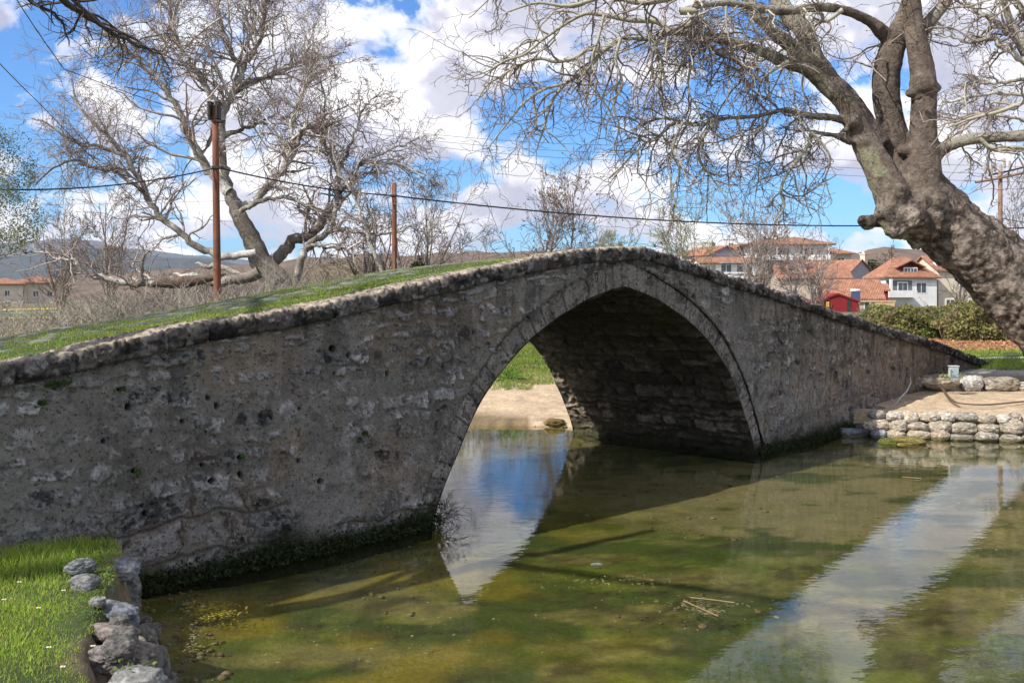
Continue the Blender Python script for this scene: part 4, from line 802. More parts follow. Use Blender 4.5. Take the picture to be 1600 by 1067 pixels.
# seed balls hanging in the twigs
r_ = np.random.RandomState(4); tips = np.array(T1.tips); tips = tips[r_.rand(len(tips)) < .12]
_bm = bmesh.new(); bmesh.ops.create_icosphere(_bm, subdivisions=1, radius=.014); IC1 = np.array([v.co[:] for v in _bm.verts]); IF1 = np.array([[v.index for v in f.verts] for f in _bm.faces]); _bm.free()
V = (tips[:, None]+IC1[None]).reshape(-1, 3); Fq = (IF1[None]+np.arange(len(tips))[:, None, None]*len(IC1)).reshape(-1, 3); c = np.tile([[.13, .085, .05]], (len(V), 1))
o = child('seed_balls', mesh_np('seed_balls', V, Fq, c), M_twig, tree1); tag(o, kind='stuff')
print('T1 items', len(T1.items))
def tree_thing(label, base, T, thick, twigc=None, group=None, name='bare_tree', cat='tree', zb=.7, trunkname='trunk'):
    # thick: list of (pts, rad) drawn as the trunk; the rest are branches
    o = thing(name, label, cat, (base[0], base[1], zb), group)
    child(trunkname, mesh_np('trunk', *tubes(thick)[:2], tubes(thick)[2]), M_bark, o)
    child('branches', T.mesh('branches'), M_twig, o); return o
def barkc(pts, base=(.30, .26, .21), pale=(.55, .52, .46), s=0):
    n = fbm(pts[:, 0]*2.2+s, pts[:, 1]*2.2, pts[:, 2]*2.2, o=3, s=s+3); t = sst(.42, .58, n)[:, None]; return np.asarray(base)[None]*(1-t)+np.asarray(pale)[None]*t
# ------------------------------------------------------------------ big bare plane behind the bridge, left
T2 = Tree(202); D2 = 32.0; q2 = D2/F; thick = []
TW2 = [(.58, .54, .47), (.38, .33, .29), (.27, .215, .185), (.22, .17, .15)]
upp = dict(seg=[7, 6, 5, 4], wob=[.2, .26, .3, .3], droop=[.03, .02, -.01, -.02], tip=.4, rmin=.0062, k=[5, 4, 3, 3], kids=[6, 5, 3], spread=[.75, .85, .9], ratio=.58, cols=TW2, r0=.06)
def lm(l, rr, d=D2, k=9, pal=True, wob=.03, s=0):
    p, r_ = T2.limb(PX(l, d), [a*q2 for a in rr], k=k, wob=wob); T2.items.pop(); thick.append((p, r_, k, barkc(p, (.20, .165, .135) if not pal else (.30, .26, .21), (.42, .38, .32) if not pal else (.74, .71, .65), s))); return p, r_
La = []
trunk2 = lm([(452, 520), (436, 450), (412, 415), (395, 378), (378, 345), (364, 315), (354, 290), (347, 262)], (26, 22, 18, 14.5, 12.5, 10.5, 9, 7.5), k=14, pal=False, s=1)
La.append((lm([(347, 262), (348, 225), (347, 190), (356, 163), (368, 140), (376, 112), (366, 90), (356, 65), (345, 30), (340, -10), (345, -60)], (7.5, 6.5, 6, 5.5, 5, 4.6, 4, 3.5, 3, 2.4, 1.5), s=2), 22, 3.0))
La.append((lm([(348, 190), (335, 158), (322, 138), (302, 106), (282, 78), (270, 42), (266, 0), (262, -40)], (5, 4.8, 4.6, 4.2, 3.8, 3.4, 2.8, 2), 31.6, s=3), 16, 2.8))
La.append((lm([(358, 300), (338, 278), (322, 262), (305, 232), (290, 203), (277, 168), (258, 138), (236, 116), (208, 88), (185, 68), (160, 50)], (8, 7, 6.5, 6, 5.5, 5, 4.2, 3.5, 2.8, 2.2, 1.5), 31, s=4), 22, 3.0))
La.append((lm([(376, 112), (392, 88), (408, 62), (412, 30), (420, -5)], (4.5, 4, 3.5, 3, 2), 32.4, s=5), 10, 2.2))
La.append((lm([(366, 145), (392, 128), (418, 122), (446, 106), (478, 96), (508, 88), (540, 82)], (4.2, 3.8, 3.4, 2.8, 2.2, 1.8, 1.2), 32.3, s=6), 14, 2.2))
La.append((lm([(350, 215), (372, 206), (395, 196), (415, 186), (436, 175)], (3.6, 3.2, 2.8, 2.2, 1.5), 32, pal=False, s=7), 8, 1.8))
La.append((lm([(374, 326), (390, 318), (405, 306), (418, 290), (430, 277), (448, 258), (460, 235), (467, 212), (478, 200), (500, 202), (520, 190)], (7, 6.5, 6.2, 5.8, 5.5, 5, 4.6, 4, 3.2, 2.4, 1.6), 31.4, s=8), 20, 2.6))
La.append((lm([(462, 230), (455, 210), (458, 185), (470, 150), (482, 125), (490, 95)], (3.8, 3.2, 2.8, 2.4, 1.9, 1.3), 31.4, s=9), 12, 2.3))
La.append((lm([(376, 331), (395, 320), (420, 312), (448, 308), (470, 318), (500, 330), (530, 345)], (4, 3.6, 3.2, 2.6, 2.2, 1.8, 1.2), 30.5, pal=False, s=10), 9, 1.6))
La.append((lm([(412, 415), (440, 397), (458, 376), (482, 368), (500, 352), (512, 332), (528, 314), (532, 296), (548, 290)], (11, 10, 9, 8, 7, 6.5, 5, 4, 2.5), 33, pal=False, s=11), 12, 2.0))
La.append((lm([(400, 395), (355, 400), (320, 392), (290, 372), (262, 348), (240, 328), (222, 288), (197, 245), (165, 212), (131, 175), (110, 150)], (6, 5.5, 5.5, 5, 4.6, 4.4, 4, 3.4, 2.8, 2, 1.2), 30.5, s=12), 26, 3.0))
La.append((lm([(232, 305), (205, 285), (180, 268), (150, 262), (118, 250), (85, 262), (55, 290)], (3.2, 2.8, 2.6, 2.3, 2, 1.5, 1), 30.2, pal=False, s=13), 16, 2.2))
La.append((lm([(197, 245), (170, 232), (140, 228), (105, 215), (75, 195), (50, 185)], (2.8, 2.5, 2.2, 1.8, 1.4, 1), 30, pal=False, s=14), 15, 2.2))
La.append((lm([(405, 425), (360, 440), (300, 434), (240, 443), (200, 441), (165, 434), (140, 430), (122, 415), (108, 402)], (9, 7, 6, 5.5, 5, 4.6, 4, 3, 2), 29.2, s=15), 10, 1.6))
La.append((lm([(135, 432), (118, 408), (95, 405), (60, 395), (25, 392), (0, 400)], (3.2, 2.8, 2.2, 2, 1.5, 1.1), 29, s=16), 9, 1.8))
La.append((lm([(222, 440), (222, 420), (224, 395), (222, 385)], (3, 2.8, 2.2, 1.5), 29.1, s=17), 4, 1.0))
for (p, r_), n_, L_ in La: T2.clothe(p, r_, int(n_*1.5), L_*.66, upp, t0=.22, up=(0, 0, .22), lv=1, r=.42)
for (p, r_), n_, L_ in La[:8]+La[11:12]: T2.clothe(p, r_, 7, L_*1.05, upp, t0=.3, up=(0, 0, .25), lv=0, r=.5)
tree_thing('giant bare plane tree with pale forking limbs behind the rust coloured pole', P(440, 460, D2), T2, thick, name='plane_tree')
print('T2 items', len(T2.items))
# ------------------------------------------------------------------ arched second tree (x 460-660)
T2 = Tree(203); D2 = 28.0; q2 = D2/F; thick = []; La = []
upp = dict(upp, r0=.045, rmin=.0075)
La.append((lm([(455, 470), (460, 445), (470, 405), (486, 382), (506, 366), (522, 359), (548, 360), (572, 366), (595, 367), (620, 362), (650, 350)], (8, 7.5, 7, 6.2, 5.5, 5, 4, 3.5, 3, 2.2, 1.2), s=21), 14, 1.6))
La.append((lm([(520, 360), (522, 330), (525, 300), (526, 272), (512, 240), (503, 205), (506, 160), (500, 120)], (4.5, 4, 3.6, 3.2, 2.8, 2.3, 1.8, 1.1), s=22), 18, 2.0))
La.append((lm([(526, 272), (540, 245), (552, 215), (560, 190), (572, 165), (590, 150)], (3, 2.6, 2.3, 1.9, 1.5, 1), s=23), 14, 2.0))
La.append((lm([(522, 332), (545, 300), (555, 275), (565, 255), (595, 240), (630, 228), (655, 215)], (3.4, 3, 2.8, 2.4, 2, 1.6, 1), s=24), 18, 1.9))
La.append((lm([(478, 392), (490, 384), (510, 386), (535, 388), (552, 398), (565, 410)], (3, 3, 2.6, 2.2, 1.7, 1.1), 28.0, pal=False, s=26), 7, 1.2))
La.append((lm([(558, 262), (572, 254), (600, 255), (635, 262), (665, 275), (690, 290)], (2.4, 2.4, 2.1, 1.8, 1.5, 1), s=27), 12, 1.7))
for (p, r_), n_, L_ in La: T2.clothe(p, r_, n_, L_*.7, upp, t0=.2, up=(0, 0, .2), lv=1, r=.6)
for (p, r_), n_, L_ in La: T2.clothe(p, r_, 3, L_*.95, upp, t0=.3, up=(0, 0, .2), lv=0, r=.6)
tree_thing('bare tree with a low arching pale stem between the two rusty poles', P(456, 470, D2), T2, thick, name='bare_tree')
T2 = Tree(213); thick = []; La = [(lm([(600, 480), (595, 430), (583, 392), (573, 365), (562, 330), (548, 295), (532, 272), (520, 240), (515, 200)], (3.4, 3.2, 3, 2.6, 2.4, 2.2, 2, 1.5, 1), 27.5, s=25), 14, 1.6)]
for (p, r_), n_, L_ in La: T2.clothe(p, r_, n_, L_*.7, upp, t0=.2, up=(0, 0, .2), lv=1, r=.6)
tree_thing('thin pale leaning sapling crossing in front of the arching bare tree', P(600, 480, 27.5), T2, thick, name='sapling')
# ------------------------------------------------------------------ off-frame tree on the right bank, its pale limbs enter at top right
T2 = Tree(204); D2 = 26.0; q2 = D2/F; thick = []; La = []
drp2 = dict(drp, rmin=.007, droop=[-.02, -.03, -.03, -.02], r0=.05)
lm([(1720, 560), (1700, 400), (1680, 250), (1650, 150), (1610, 100), (1590, 60), (1560, -20)], (30, 24, 18, 13, 10, 8, 5), k=12, s=30)
La.append((lm([(1610, 105), (1585, 86), (1560, 68), (1548, 58), (1520, 68), (1490, 60), (1462, 56)], (7, 5.5, 5, 4.5, 3.6, 2.6, 1.5), s=31), 16, 2.0))
La.append((lm([(1600, 78), (1580, 55), (1563, 42), (1545, 28), (1528, 20), (1505, 0), (1490, -30)], (6.5, 5.5, 5, 4.5, 4, 3, 2), s=32), 12, 1.9))
La.append((lm([(1605, 30), (1592, 12), (1585, -10)], (6, 5, 4), s=33), 6, 1.6))
La.append((lm([(1660, 150), (1600, 149), (1562, 147), (1530, 150), (1500, 155), (1475, 162), (1455, 170)], (5, 4, 3.6, 3, 2.6, 2, 1.2), s=34), 18, 1.9))
La.append((lm([(1660, 180), (1610, 130), (1580, 128), (1545, 132), (1520, 120), (1490, 112)], (5, 4, 3, 2.6, 2, 1.2), s=35), 12, 1.8))
La.append((lm([(1670, 220), (1610, 190), (1570, 182), (1530, 178), (1490, 188), (1465, 200)], (5, 3.6, 3, 2.4, 1.8, 1.1), s=36), 16, 1.8))
for (p, r_), n_, L_ in La: T2.clothe(p, r_, int(n_*.7), L_*.6, drp2, t0=.1, lv=1, r=.6); T2.clothe(p, r_, 4, L_*.8, drp2, t0=.1, lv=0, r=.5)
tree_thing('pale barked tree behind the great leaning plane, its limbs entering at the top right corner', P(1720, 560, D2), T2, thick)
# ------------------------------------------------------------------ off-frame tree on the left bank: dark twigs hang into the top left corner
T2 = Tree(205); D2 = 9.0; q2 = D2/F; thick = []; La = []
TW5 = [(.10, .08, .07), (.085, .068, .06), (.08, .062, .055), (.075, .06, .05)]
drp5 = dict(drp, rmin=.003, cols=TW5, droop=[-.03, -.03, -.02, 0], r0=.02, wob=[.14, .2, .25, .3])
bx_, by_ = -6.8, 3.4
def l3(pts, rr, k=8):
    p, r_ = T2.limb(pts, rr, k=k, wob=.01); T2.items.pop(); thick.append((p, r_, k, barkc(p, (.12, .10, .085), (.16, .14, .12)))); return p, r_
l3([(bx_, by_, .3), (bx_+.05, by_+.1, 2.2), (bx_+.1, by_+.4, 4.2), (bx_+.3, by_+.9, 6.2), (bx_+.4, by_+1.2, 8.2)], (.20, .16, .13, .10, .05), 12)
La.append((l3([(bx_+.1, by_+.4, 4.4), (bx_+.9, by_+2.4, 5.6), P(30, -90, 7.6), P(75, -35, 8.0), P(105, 5, 8.5), P(140, 28, 8.8), P(188, 58, 9.2), P(225, 75, 9.5), P(255, 80, 9.8)], (.09, .07, .045, .038, .03, .024, .018, .013, .008)), 22, 1.1))
La.append((l3([(bx_+.2, by_+.8, 5.6), P(10, -120, 8), P(25, -60, 8.4), P(45, -2, 8.6), P(70, 15, 8.7), P(95, 33, 8.8), P(108, 72, 8.9)], (.06, .04, .03, .02, .014, .010, .005)), 7, .6))
La.append((l3([P(225, 75, 9.5), P(250, 85, 9.6), P(268, 112, 9.7)], (.012, .008, .005)), 7, .6))
La.append((l3([(bx_+.3, by_+.9, 6.0), (bx_-.3, by_+1.9, 7.2), (bx_-1.4, by_+3.5, 8.0), (bx_-2.2, by_+4.4, 8.3)], (.09, .07, .045, .02)), 10, 1.2))
La.append((l3([(bx_+.1, by_+.5, 3.2), (bx_-.9, by_+.9, 4.0), (bx_-2.2, by_+1.5, 4.3), (bx_-3.4, by_+1.6, 4.5)], (.10, .08, .05, .02)), 10, 1.2))
La.append((l3([(bx_+.3, by_+1.0, 6.6), (bx_+.9, by_-.3, 7.6), (bx_+1.9, by_-1.5, 8.2)], (.08, .06, .03)), 9, 1.2))
for (p, r_), n_, L_ in La[:3]: T2.clothe(p, r_, n_, L_*.6, drp5, t0=.35, lv=1, r=.5, up=(.2, 0, 0))
for (p, r_), n_, L_ in La[3:]: T2.clothe(p, r_, n_//3, L_*.9, dict(drp5, rmin=.006), t0=.3, lv=0, r=.5)
tree_thing('near tree beyond the left edge with thin dark twigs hanging across the top left corner', (bx_, by_), T2, thick, zb=.5)
# ------------------------------------------------------------------ upright slender trees behind the bridge
def slender(label, px, py, d, ht, seed, lean=0.0, stems=1, cols=None, spread=.5, kids=16, name='bare_tree', catkin=False, group=None, ratio=.6, L=None, r0=.07, trunkfrac=.12, cat='tree'):
    T = Tree(seed); base = np.array(P(px, py, d)); base[2] = min(base[2], 1.2); th = []; H_ = ht
    cc = cols or [(.30, .25, .20), (.24, .19, .155), (.19, .15, .125), (.17, .13, .11)]
    pr = dict(seg=[7, 5, 4, 3], wob=[.12, .18, .2, .2], droop=[.06, .05, .03, .02], tip=.35, rmin=.0002*d, k=[5, 3, 3, 3], kids=[5, 3, 2], spread=[.5, .55, .6], ratio=ratio, cols=cc, r0=.06)
    for s in range(stems):
        a = T.r.uniform(0, 6.3); sp = spread*(0 if stems == 1 else T.r.uniform(.3, 1))
        n = 8; p = [base+[0, 0, 0]]; dv = np.array([math.cos(a)*sp+lean, math.sin(a)*sp, 1.0])
        for i in range(n): dv = dv+T.r.randn(3)*.08+np.array([0, 0, .12]); dv /= np.linalg.norm(dv); p.append(p[-1]+dv*H_*T.r.uniform(.9, 1.1)/n)
        p = np.array(p); rr = np.linspace(r0, .012, n+1); th.append((p, rr, 7, barkc(p, cc[0], tuple(min(1, q*1.4) for q in cc[0]), seed)))
        T.clothe(p, rr, kids, L or H_*.34, pr, t0=trunkfrac, up=(0, 0, .35), lv=0, r=.5)
    if catkin:
        r_ = T.r; tp_ = np.array(T.tips); tp_ = tp_[r_.rand(len(tp_)) < catkin]; c = np.array([.26, .18, .14])*(.6+.8*r_.rand(len(tp_), 1))
        o = thing(name, label, cat, tuple(base), group); child('trunk', mesh_np('t', *tubes(th)), M_bark, o); child('branches', T.mesh('b'), M_twig, o)
        b_ = child('catkins', leaves('catkins', np.concatenate([tp_, tp_+r_.randn(len(tp_), 3)*.07]), .045, np.concatenate([c, c]), seed), M_leaf, o); tag(b_, kind='stuff'); return o
    return tree_thing(label, base, T, th, name=name, group=group, zb=base[2], cat=cat)
slender('slim dark tree with spread limbs, left one of the pair above the bridge crown', 841, 470, 36, 4.6, 301, kids=16, stems=2, spread=.3, catkin=.35)
slender('taller slim tree with brown catkins, right one of the pair above the bridge crown', 885, 470, 37, 5.0, 302, kids=20, catkin=.45, trunkfrac=.2)
GRN = [(.26, .23, .17), (.24, .22, .14), (.22, .22, .12), (.24, .26, .13)]
slender('pale greenish willow behind the bridge crown with fine upright twigs', 935, 470, 42, 3.3, 303, stems=5, spread=.5, cols=GRN, kids=9)
slender('second pale willow right of the first, behind the bridge crown', 985, 470, 44, 3.1, 304, stems=5, spread=.6, cols=GRN, kids=8)
slender('low bare shrub tree between the slim pair and the willows', 905, 470, 33, 2.7, 305, stems=4, spread=.8, kids=10)
slender('many stemmed bare tree right beside the shorter rusty pole', 650, 480, 38, 5.0, 306, stems=7, spread=.5, kids=7, cols=[(.36, .30, .24), (.33, .27, .22), (.25, .20, .17), (.2, .16, .14)])
slender('bare thicket tree between the short pole and the open sky', 705, 480, 42, 3.3, 307, stems=4, spread=.7, kids=7)
slender('bare bushy tree growing against the short rusty pole on its left', 590, 490, 34, 3.6, 308, stems=4, spread=.6, kids=8)
slender('thin bare tree in the field left of the giant plane', 170, 500, 45, 5.5, 309, stems=3, spread=.4, kids=14)
slender('spindly bare tree near the two far apartment blocks', 95, 500, 48, 4.6, 310, stems=4, spread=.6, kids=12)
slender('twiggy pale tree in front of the pink gabled house', 1075, 480, 60, 6.0, 311, stems=5, spread=.6, kids=10, cols=GRN)
BR = [(.34, .29, .25), (.31, .25, .22), (.27, .21, .19), (.25, .19, .17)]
slender('tall bare reddish tree covering the large hip roofed house', 1185, 490, 52, 5.4, 312, stems=5, spread=.5, kids=10, cols=BR)
slender('bare pinkish twiggy tree left of the grey gable', 1235, 490, 54, 3.8, 313, stems=3, spread=.6, kids=9, cols=BR)
slender('smaller bare tree in front of the white terrace house', 1150, 490, 50, 3.4, 314, stems=3, spread=.6, kids=8, cols=BR)
slender('bare grey tree before the wall with the yellow chimney', 1275, 495, 48, 3.4, 315, stems=4, spread=.8, kids=10, cols=BR)
slender('thin bare young tree before the cream house under the plane trunk', 1497, 500, 44, 3.2, 316, stems=2, spread=.6, kids=9)
slender('bare tree standing on the skyline behind the chimney of the cream house', 1395, 450, 190, 9, 317, stems=4, spread=.7, kids=8, r0=.15)
slender('small bare tree at the far right edge behind the transformer pole', 1592, 480, 60, 6.5, 318, stems=3, spread=.5, kids=12)
# slim conifer poking above the bridge
def leafy(label, px, py, d, w_, h_, n, size, ca, cb, seed, name, cat, stems=3, shape='round', z0=None, group=None, thin=1.0, lift=0.0):
    r_ = np.random.RandomState(seed); b = np.array(P(px, py, d)); b[2] = .8 if z0 is None else z0
    o = thing(name, label, cat, tuple(b), group); u = r_.rand(n)**.8; a = r_.uniform(0, 6.283, n)
    if shape == 'cone': rad = w_*(1-u)**.8*(.35+.65*r_.rand(n)**.5); zz_ = u*h_
    else: th_ = np.arccos(1-2*r_.rand(n)); rr = (.45+.55*r_.rand(n)**.5)*(.75+.5*fbm(np.cos(a)*2+5, np.sin(a)*2, th_*2, o=3, s=seed)); rad = w_*np.sin(th_)*rr; zz_ = h_*.55+h_*.5*np.cos(th_)*rr
    p = np.stack([b[0]+rad*np.cos(a), b[1]+rad*np.sin(a), b[2]+zz_+lift], -1); k = fbm(p[:, 0]*1.5, p[:, 1]*1.5, p[:, 2]*1.5, o=3, s=seed+4) > .5-.14*thin; p = p[k]
    t = r_.rand(len(p), 1); c = np.array(ca)*(1-t)+np.array(cb)*t
    th = []
    for s in range(stems):
        aa = r_.uniform(0, 6.283); e = np.array([math.cos(aa)*w_*.5*(stems > 1), math.sin(aa)*w_*.5*(stems > 1), h_*.85]); pp = np.array([b, b+e*[.3, .3, .4], b+e]); th.append((pp, [.05+.01*h_, .04, .012], 6, (.16, .12, .09)))
    child('trunk', mesh_np('t', *tubes(th)), M_bark, o); child('crown', leaves('l', p, size, c, seed), M_leaf, o); return o
leafy('narrow yellow green conifer peeking over the right of the bridge crown', 1023, 480, 60, .55, 4.6, 5000, .06, (.16, .17, .03), (.30, .28, .06), 401, 'conifer_tree', 'tree', 1, 'cone')
leafy('olive green leafy tree at the far left edge of the view, its lower crown', -22, 480, 20, 1.15, 1.9, 16000, .020, (.10, .12, .05), (.22, .24, .12), 402, 'leafy_tree', 'tree', 2, thin=.1, lift=2.1)
leafy('grey green leafy tree at the far left edge, rising behind the other one', -30, 480, 24, 1.3, 2.6, 16000, .022, (.08, .11, .06), (.16, .20, .11), 403, 'leafy_tree', 'tree', 2, thin=.1, lift=3.0)
leafy('dark ivy clad bush right of the shorter rusty pole', 655, 480, 36, .75, 2.6, 4500, .06, (.05, .065, .02), (.13, .15, .04), 404, 'ivy_bush', 'bush', 3, thin=.6)
leafy('small dark green bush between the many stemmed tree and the slim pair', 733, 480, 45, .35, 2.6, 1500, .06, (.05, .08, .02), (.09, .12, .04), 405, 'bush', 'bush', 2)
leafy('yellow green thicket behind the arching pale tree', 545, 500, 40, 2.4, 2.9, 9000, .035, (.14, .15, .05), (.26, .25, .10), 406, 'bush', 'bush', 8, thin=-.1)
leafy('yellow green spring bush beyond the crown on the house side', 1050, 490, 50, 1.8, 3.0, 8000, .04, (.18, .19, .06), (.30, .30, .11), 407, 'bush', 'bush', 8, thin=.1)
# hedge of brambles along the right
def hedge(label, x0, x1, y0, h, seed, n, group=None, name='hedge'):
    r_ = np.random.RandomState(seed); o = thing(name, label, 'hedge', ((x0+x1)/2, y0, .8), group)
    x = r_.uniform(x0, x1, n); v = r_.rand(n); th_ = v*math.pi; hh = h*(.75+.5*fbm(x*.55, x*0+seed, o=3, s=seed)); ed = sst(x0, x0+1.2, x)*sst(x1, x1-.8, x)*.4+.6
    rr = (.86+.35*(fbm(x*1.6, th_*2.2, o=4, s=seed+2)-.5)*2-.22*r_.rand(n)**2)
    p = np.stack([x, y0-np.cos(th_)*1.5*rr, .8+np.sin(th_)**.7*hh*rr*ed], -1)
    cl = fbm(p[:, 0]*1.1, p[:, 1]*1.1, p[:, 2]*1.3, o=3, s=seed+4)[:, None]; t = sst(.35, .65, cl); c = np.array([.27, .26, .09])*(1-t)+np.array([.16, .21, .05])*t; dm = r_.rand(n) < .22; c[dm] = np.array([.26, .19, .11]); c = c*(.5+.9*r_.rand(n, 1))
    child('foliage', leaves('hedge', p, .048, c, seed), M_leaf, o)
    st_ = []
    for i in range(260):
        xx = r_.uniform(x0, x1); e = np.array([r_.randn()*.5, r_.randn()*.5-.6, h*r_.uniform(.7, 1.25)]); b = np.array([xx, y0-.3, .7]); st_.append((np.array([b, b+e*[.4, .4, .6], b+e]), [.014, .01, .006], 3, (.26, .2, .15)))
    child('stems', mesh_np('st', *tubes(st_)), M_twig, o); return o
hedge('long tangled olive green bramble hedge below the houses', 11.0, 19.6, 33.0, 1.05, 501, 42000)
hedge('taller darker green end of the hedge under the plane trunk', 13.3, 20.5, 31.2, 1.35, 505, 34000)
# bare undergrowth behind the left part of the bridge
r_ = np.random.RandomState(77); st_ = []
for i in range(6000):
    y = r_.uniform(21, 44); x = r_.uniform(-.56*y, -.005*y+1.5 if y > 30 else -.08*y); 
    if x < -.42*y and r_.rand() < .8: continue
    hgt = r_.uniform(.8, 2.0)*(.7+.6*fbm(np.array([x*.4]), np.array([y*.4]), o=2, s=88)[0]); hgt *= (1.0 if y > 28 else .75)*(.75 if x < -.35*y else 1)
    b = np.array([x, y, .75]); cv = r_.randn(3)*.35*hgt; cv[2] = 0; e = np.array([cv[0], cv[1], hgt]); c = np.array([(.33, .285, .25), (.25, .215, .19), (.36, .31, .25), (.27, .26, .18)][r_.randint(4)])*(.7+.5*r_.rand())
    st_.append((np.array([b, b+e*[.2, .2, .45], b+e*[.6, .6, .8], b+e]), np.array([.016, .012, .009, .006])*(y/30), 3, c))
    for q in range(4):
        f = r_.uniform(.25, .95); s0 = b+e*[f*f, f*f, f]; d_ = r_.randn(3)*.4; d_[2] = abs(d_[2])+.15; st_.append((np.array([s0, s0+d_*hgt*.25, s0+d_*hgt*.5+r_.randn(3)*.05]), np.array([.009, .008, .006])*(y/30), 3, c*.85))
o = link('bare_undergrowth', mesh_np('brush', *tubes(st_)), M_twig); tag(o, kind='stuff')
# fallen dead log and pale fallen limbs
def log(label, pts, rr, col, k=10, cat='log', name='fallen_log', y=None):
    T = Tree(5); p, q = T.limb(pts, rr, k=k, wob=.02); p0 = p[0]; o = link(name, mesh_np('log', *tubes([(p-p0, q, k, barkc(p, col, tuple(min(1, a*1.4) for a in col)))])), M_bark); o.location = tuple(p0); tag(o, label, cat); return o
log('dark weathered fallen trunk lying left of the rusty pole foot', PX([(238, 446), (262, 441), (290, 440), (320, 436), (352, 428)], 28), (.07, .17, .18, .13, .03), (.16, .115, .085))
log('pale bare fallen limb crossing behind the rusty pole foot', PX([(305, 412), (322, 416), (345, 417), (372, 428), (400, 436)], 29.5), (.02, .07, .08, .07, .02), (.50, .44, .37), name='fallen_branch', cat='branch')
# ------------------------------------------------------------------ poles and cables
M_rust = pmat('rusty_pole', (.21, .085, .05), .8, .55, 2.5, bump=.006, bs=8); M_wood = pmat('weathered_wood', (.27, .17, .115), .85, .4, 2, bump=.004)
M_dark = pmat('dark_iron', (.04, .035, .032), .6); M_cable = pmat('cable_rubber', (.022, .022, .024), .5, .1); M_wire = pmat('pale_wire', (.45, .45, .47), .5, .1)
M_ceram = pmat('insulator_ceramic', (.35, .30, .26), .3, .2)
def tube_obj(name, pts, r_, mat, parent=None, k=8, world=True):
    V, Fq, c = tubes([(np.asarray(pts, float), np.full(len(pts), r_) if np.isscalar(r_) else r_, k, (.5, .5, .5))]); me = mesh_np(name, V, Fq)
    return child(name, me, mat, parent) if parent is not None and world else link(name, me, mat, parent)
def capped(x, y, z0, z1, r0, r1, lx=0, k=12):
    n = 6; return [(x+lx*t, y, z0+(z1-z0)*t) for t in np.linspace(0, 1, n)]+[(x+lx, y, z1+.003)], list(np.linspace(r0, r1, n))+[.004]
d1 = 27.0; b = P(341, 520, d1); p1 = thing('utility_pole', 'tall rust brown pole with two black brackets on top before the giant plane tree', 'pole', (b[0], d1, .7))
pt, rr = capped(b[0], d1, .5, P(335, 165, d1)[2], .115, .085, P(336, 165, d1)[0]-b[0]); tube_obj('mast', pt, rr, M_rust, p1, 12)
for sx_ in (329.5, 341.5):
    mb = MB(); x0 = P(sx_, 172, d1)[0]; zt = P(sx_, 162, d1)[2]; zb_ = P(sx_, 186, d1)[2]; mb.box(x0-.045, x0+.045, d1-.16, d1+.10, zb_, zt); mb.box(x0-.02, x0+.02, d1-.20, d1-.161, zb_+.05, zt-.06); mb.box(x0-.06, x0+.06, d1-.17, d1+.11, zt+.002, zt+.03); child('bracket', mb.mesh('br'), M_dark, p1)
for py in (262, 190):
    c = P(340, py, d1); mb = MB(); mb.box(c[0]-.13, c[0]+.13, d1-.13, d1+.13, c[2]-.03, c[2]+.03); child('clamp', mb.mesh('cl'), M_dark, p1)
d2 = 31.0; b = P(617, 470, d2); p2 = thing('utility_pole', 'shorter plain rust brown pole right of the arching bare tree', 'pole', (b[0], d2, .7))
pt, rr = capped(b[0], d2, .5, P(616, 286, d2)[2], .085, .075, -.02); tube_obj('mast', pt, rr, M_rust, p2, 12)
c = P(616, 306, d2); mb = MB(); mb.box(c[0]-.10, c[0]+.10, d2-.10, d2+.10, c[2]-.025, c[2]+.025); child('clamp', mb.mesh('cl'), M_dark, p2)
d3 = 50.0; b = P(1563, 470, d3); p3 = thing('transformer_pole', 'distant brown pole with cross arm and row of insulators at the right', 'pole', (b[0], d3, .8))
q3 = d3/F
pt, rr = capped(b[0], d3, .8, P(1563, 268, d3)[2], .12, .10, 0); tube_obj('mast', pt, rr, M_wood, p3, 12)
tube_obj('cross_arm', [P(1524, 285, d3-.15), P(1560, 279, d3-.15), P(1600, 270, d3-.15), P(1625, 266, d3-.15)], .075, M_wood, p3, 6)
tube_obj('cross_arm', [P(1545, 274, d3+.2), P(1570, 269, d3+.2), P(1598, 262, d3+.2)], .05, M_dark, p3, 6)
for i, (px, py) in enumerate([(1541, 262), (1548, 265), (1555, 258), (1563, 262), (1570, 253), (1577, 257)]):
    a = P(px+1.5*(i % 2), py+10, d3); c = P(px-1+1.5*(i % 2), py-6, d3); v = np.array(c)-np.array(a)
    pts = [np.array(a)+v*t for t in np.linspace(0, 1, 9)]; tube_obj('insulator', pts, [.03, .08, .045, .09, .045, .09, .045, .07, .02], M_ceram, p3, 8)
tube_obj('stay_wire', [P(1578, 290, d3), P(1580, 345, d3-1), P(1582, 420, d3-2)], .012, M_wire, p3, 4)
def cable(label, pts, r_, mat=None, sag=None, cat='cable', name='overhead_cable'):
    pts = np.array(pts, float); n = 24; L = np.linspace(0, len(pts)-1, n*(len(pts)-1)+1); ip = np.stack([np.interp(L, range(len(pts)), pts[:, i]) for i in range(3)], -1)
    if sag is not None: f = L % 1; ip[:, 2] -= sag*4*f*(1-f)
    o = link(name, mesh_np('cable', *tubes([(ip-ip[0], np.full(len(ip), r_), 6, (.1, .1, .1))])), mat or M_cable); o.location = tuple(ip[0]); return tag(o, label, cat)
a1 = P(340, 262, d1); a2 = P(616, 306, d2)
cable('black cable sagging from the left edge of the view to the tall rusty pole', [P(-160, 285, 22), a1], .020, sag=.35)
cable('thick black cable running from the tall rusty pole to the shorter one', [a1, a2], .022, sag=.12)
cable('long black cable from the shorter rusty pole across the sky behind the plane trunk', [a2, P(1347, 353, 36), P(1800, 340, 38)], .026, sag=.25)
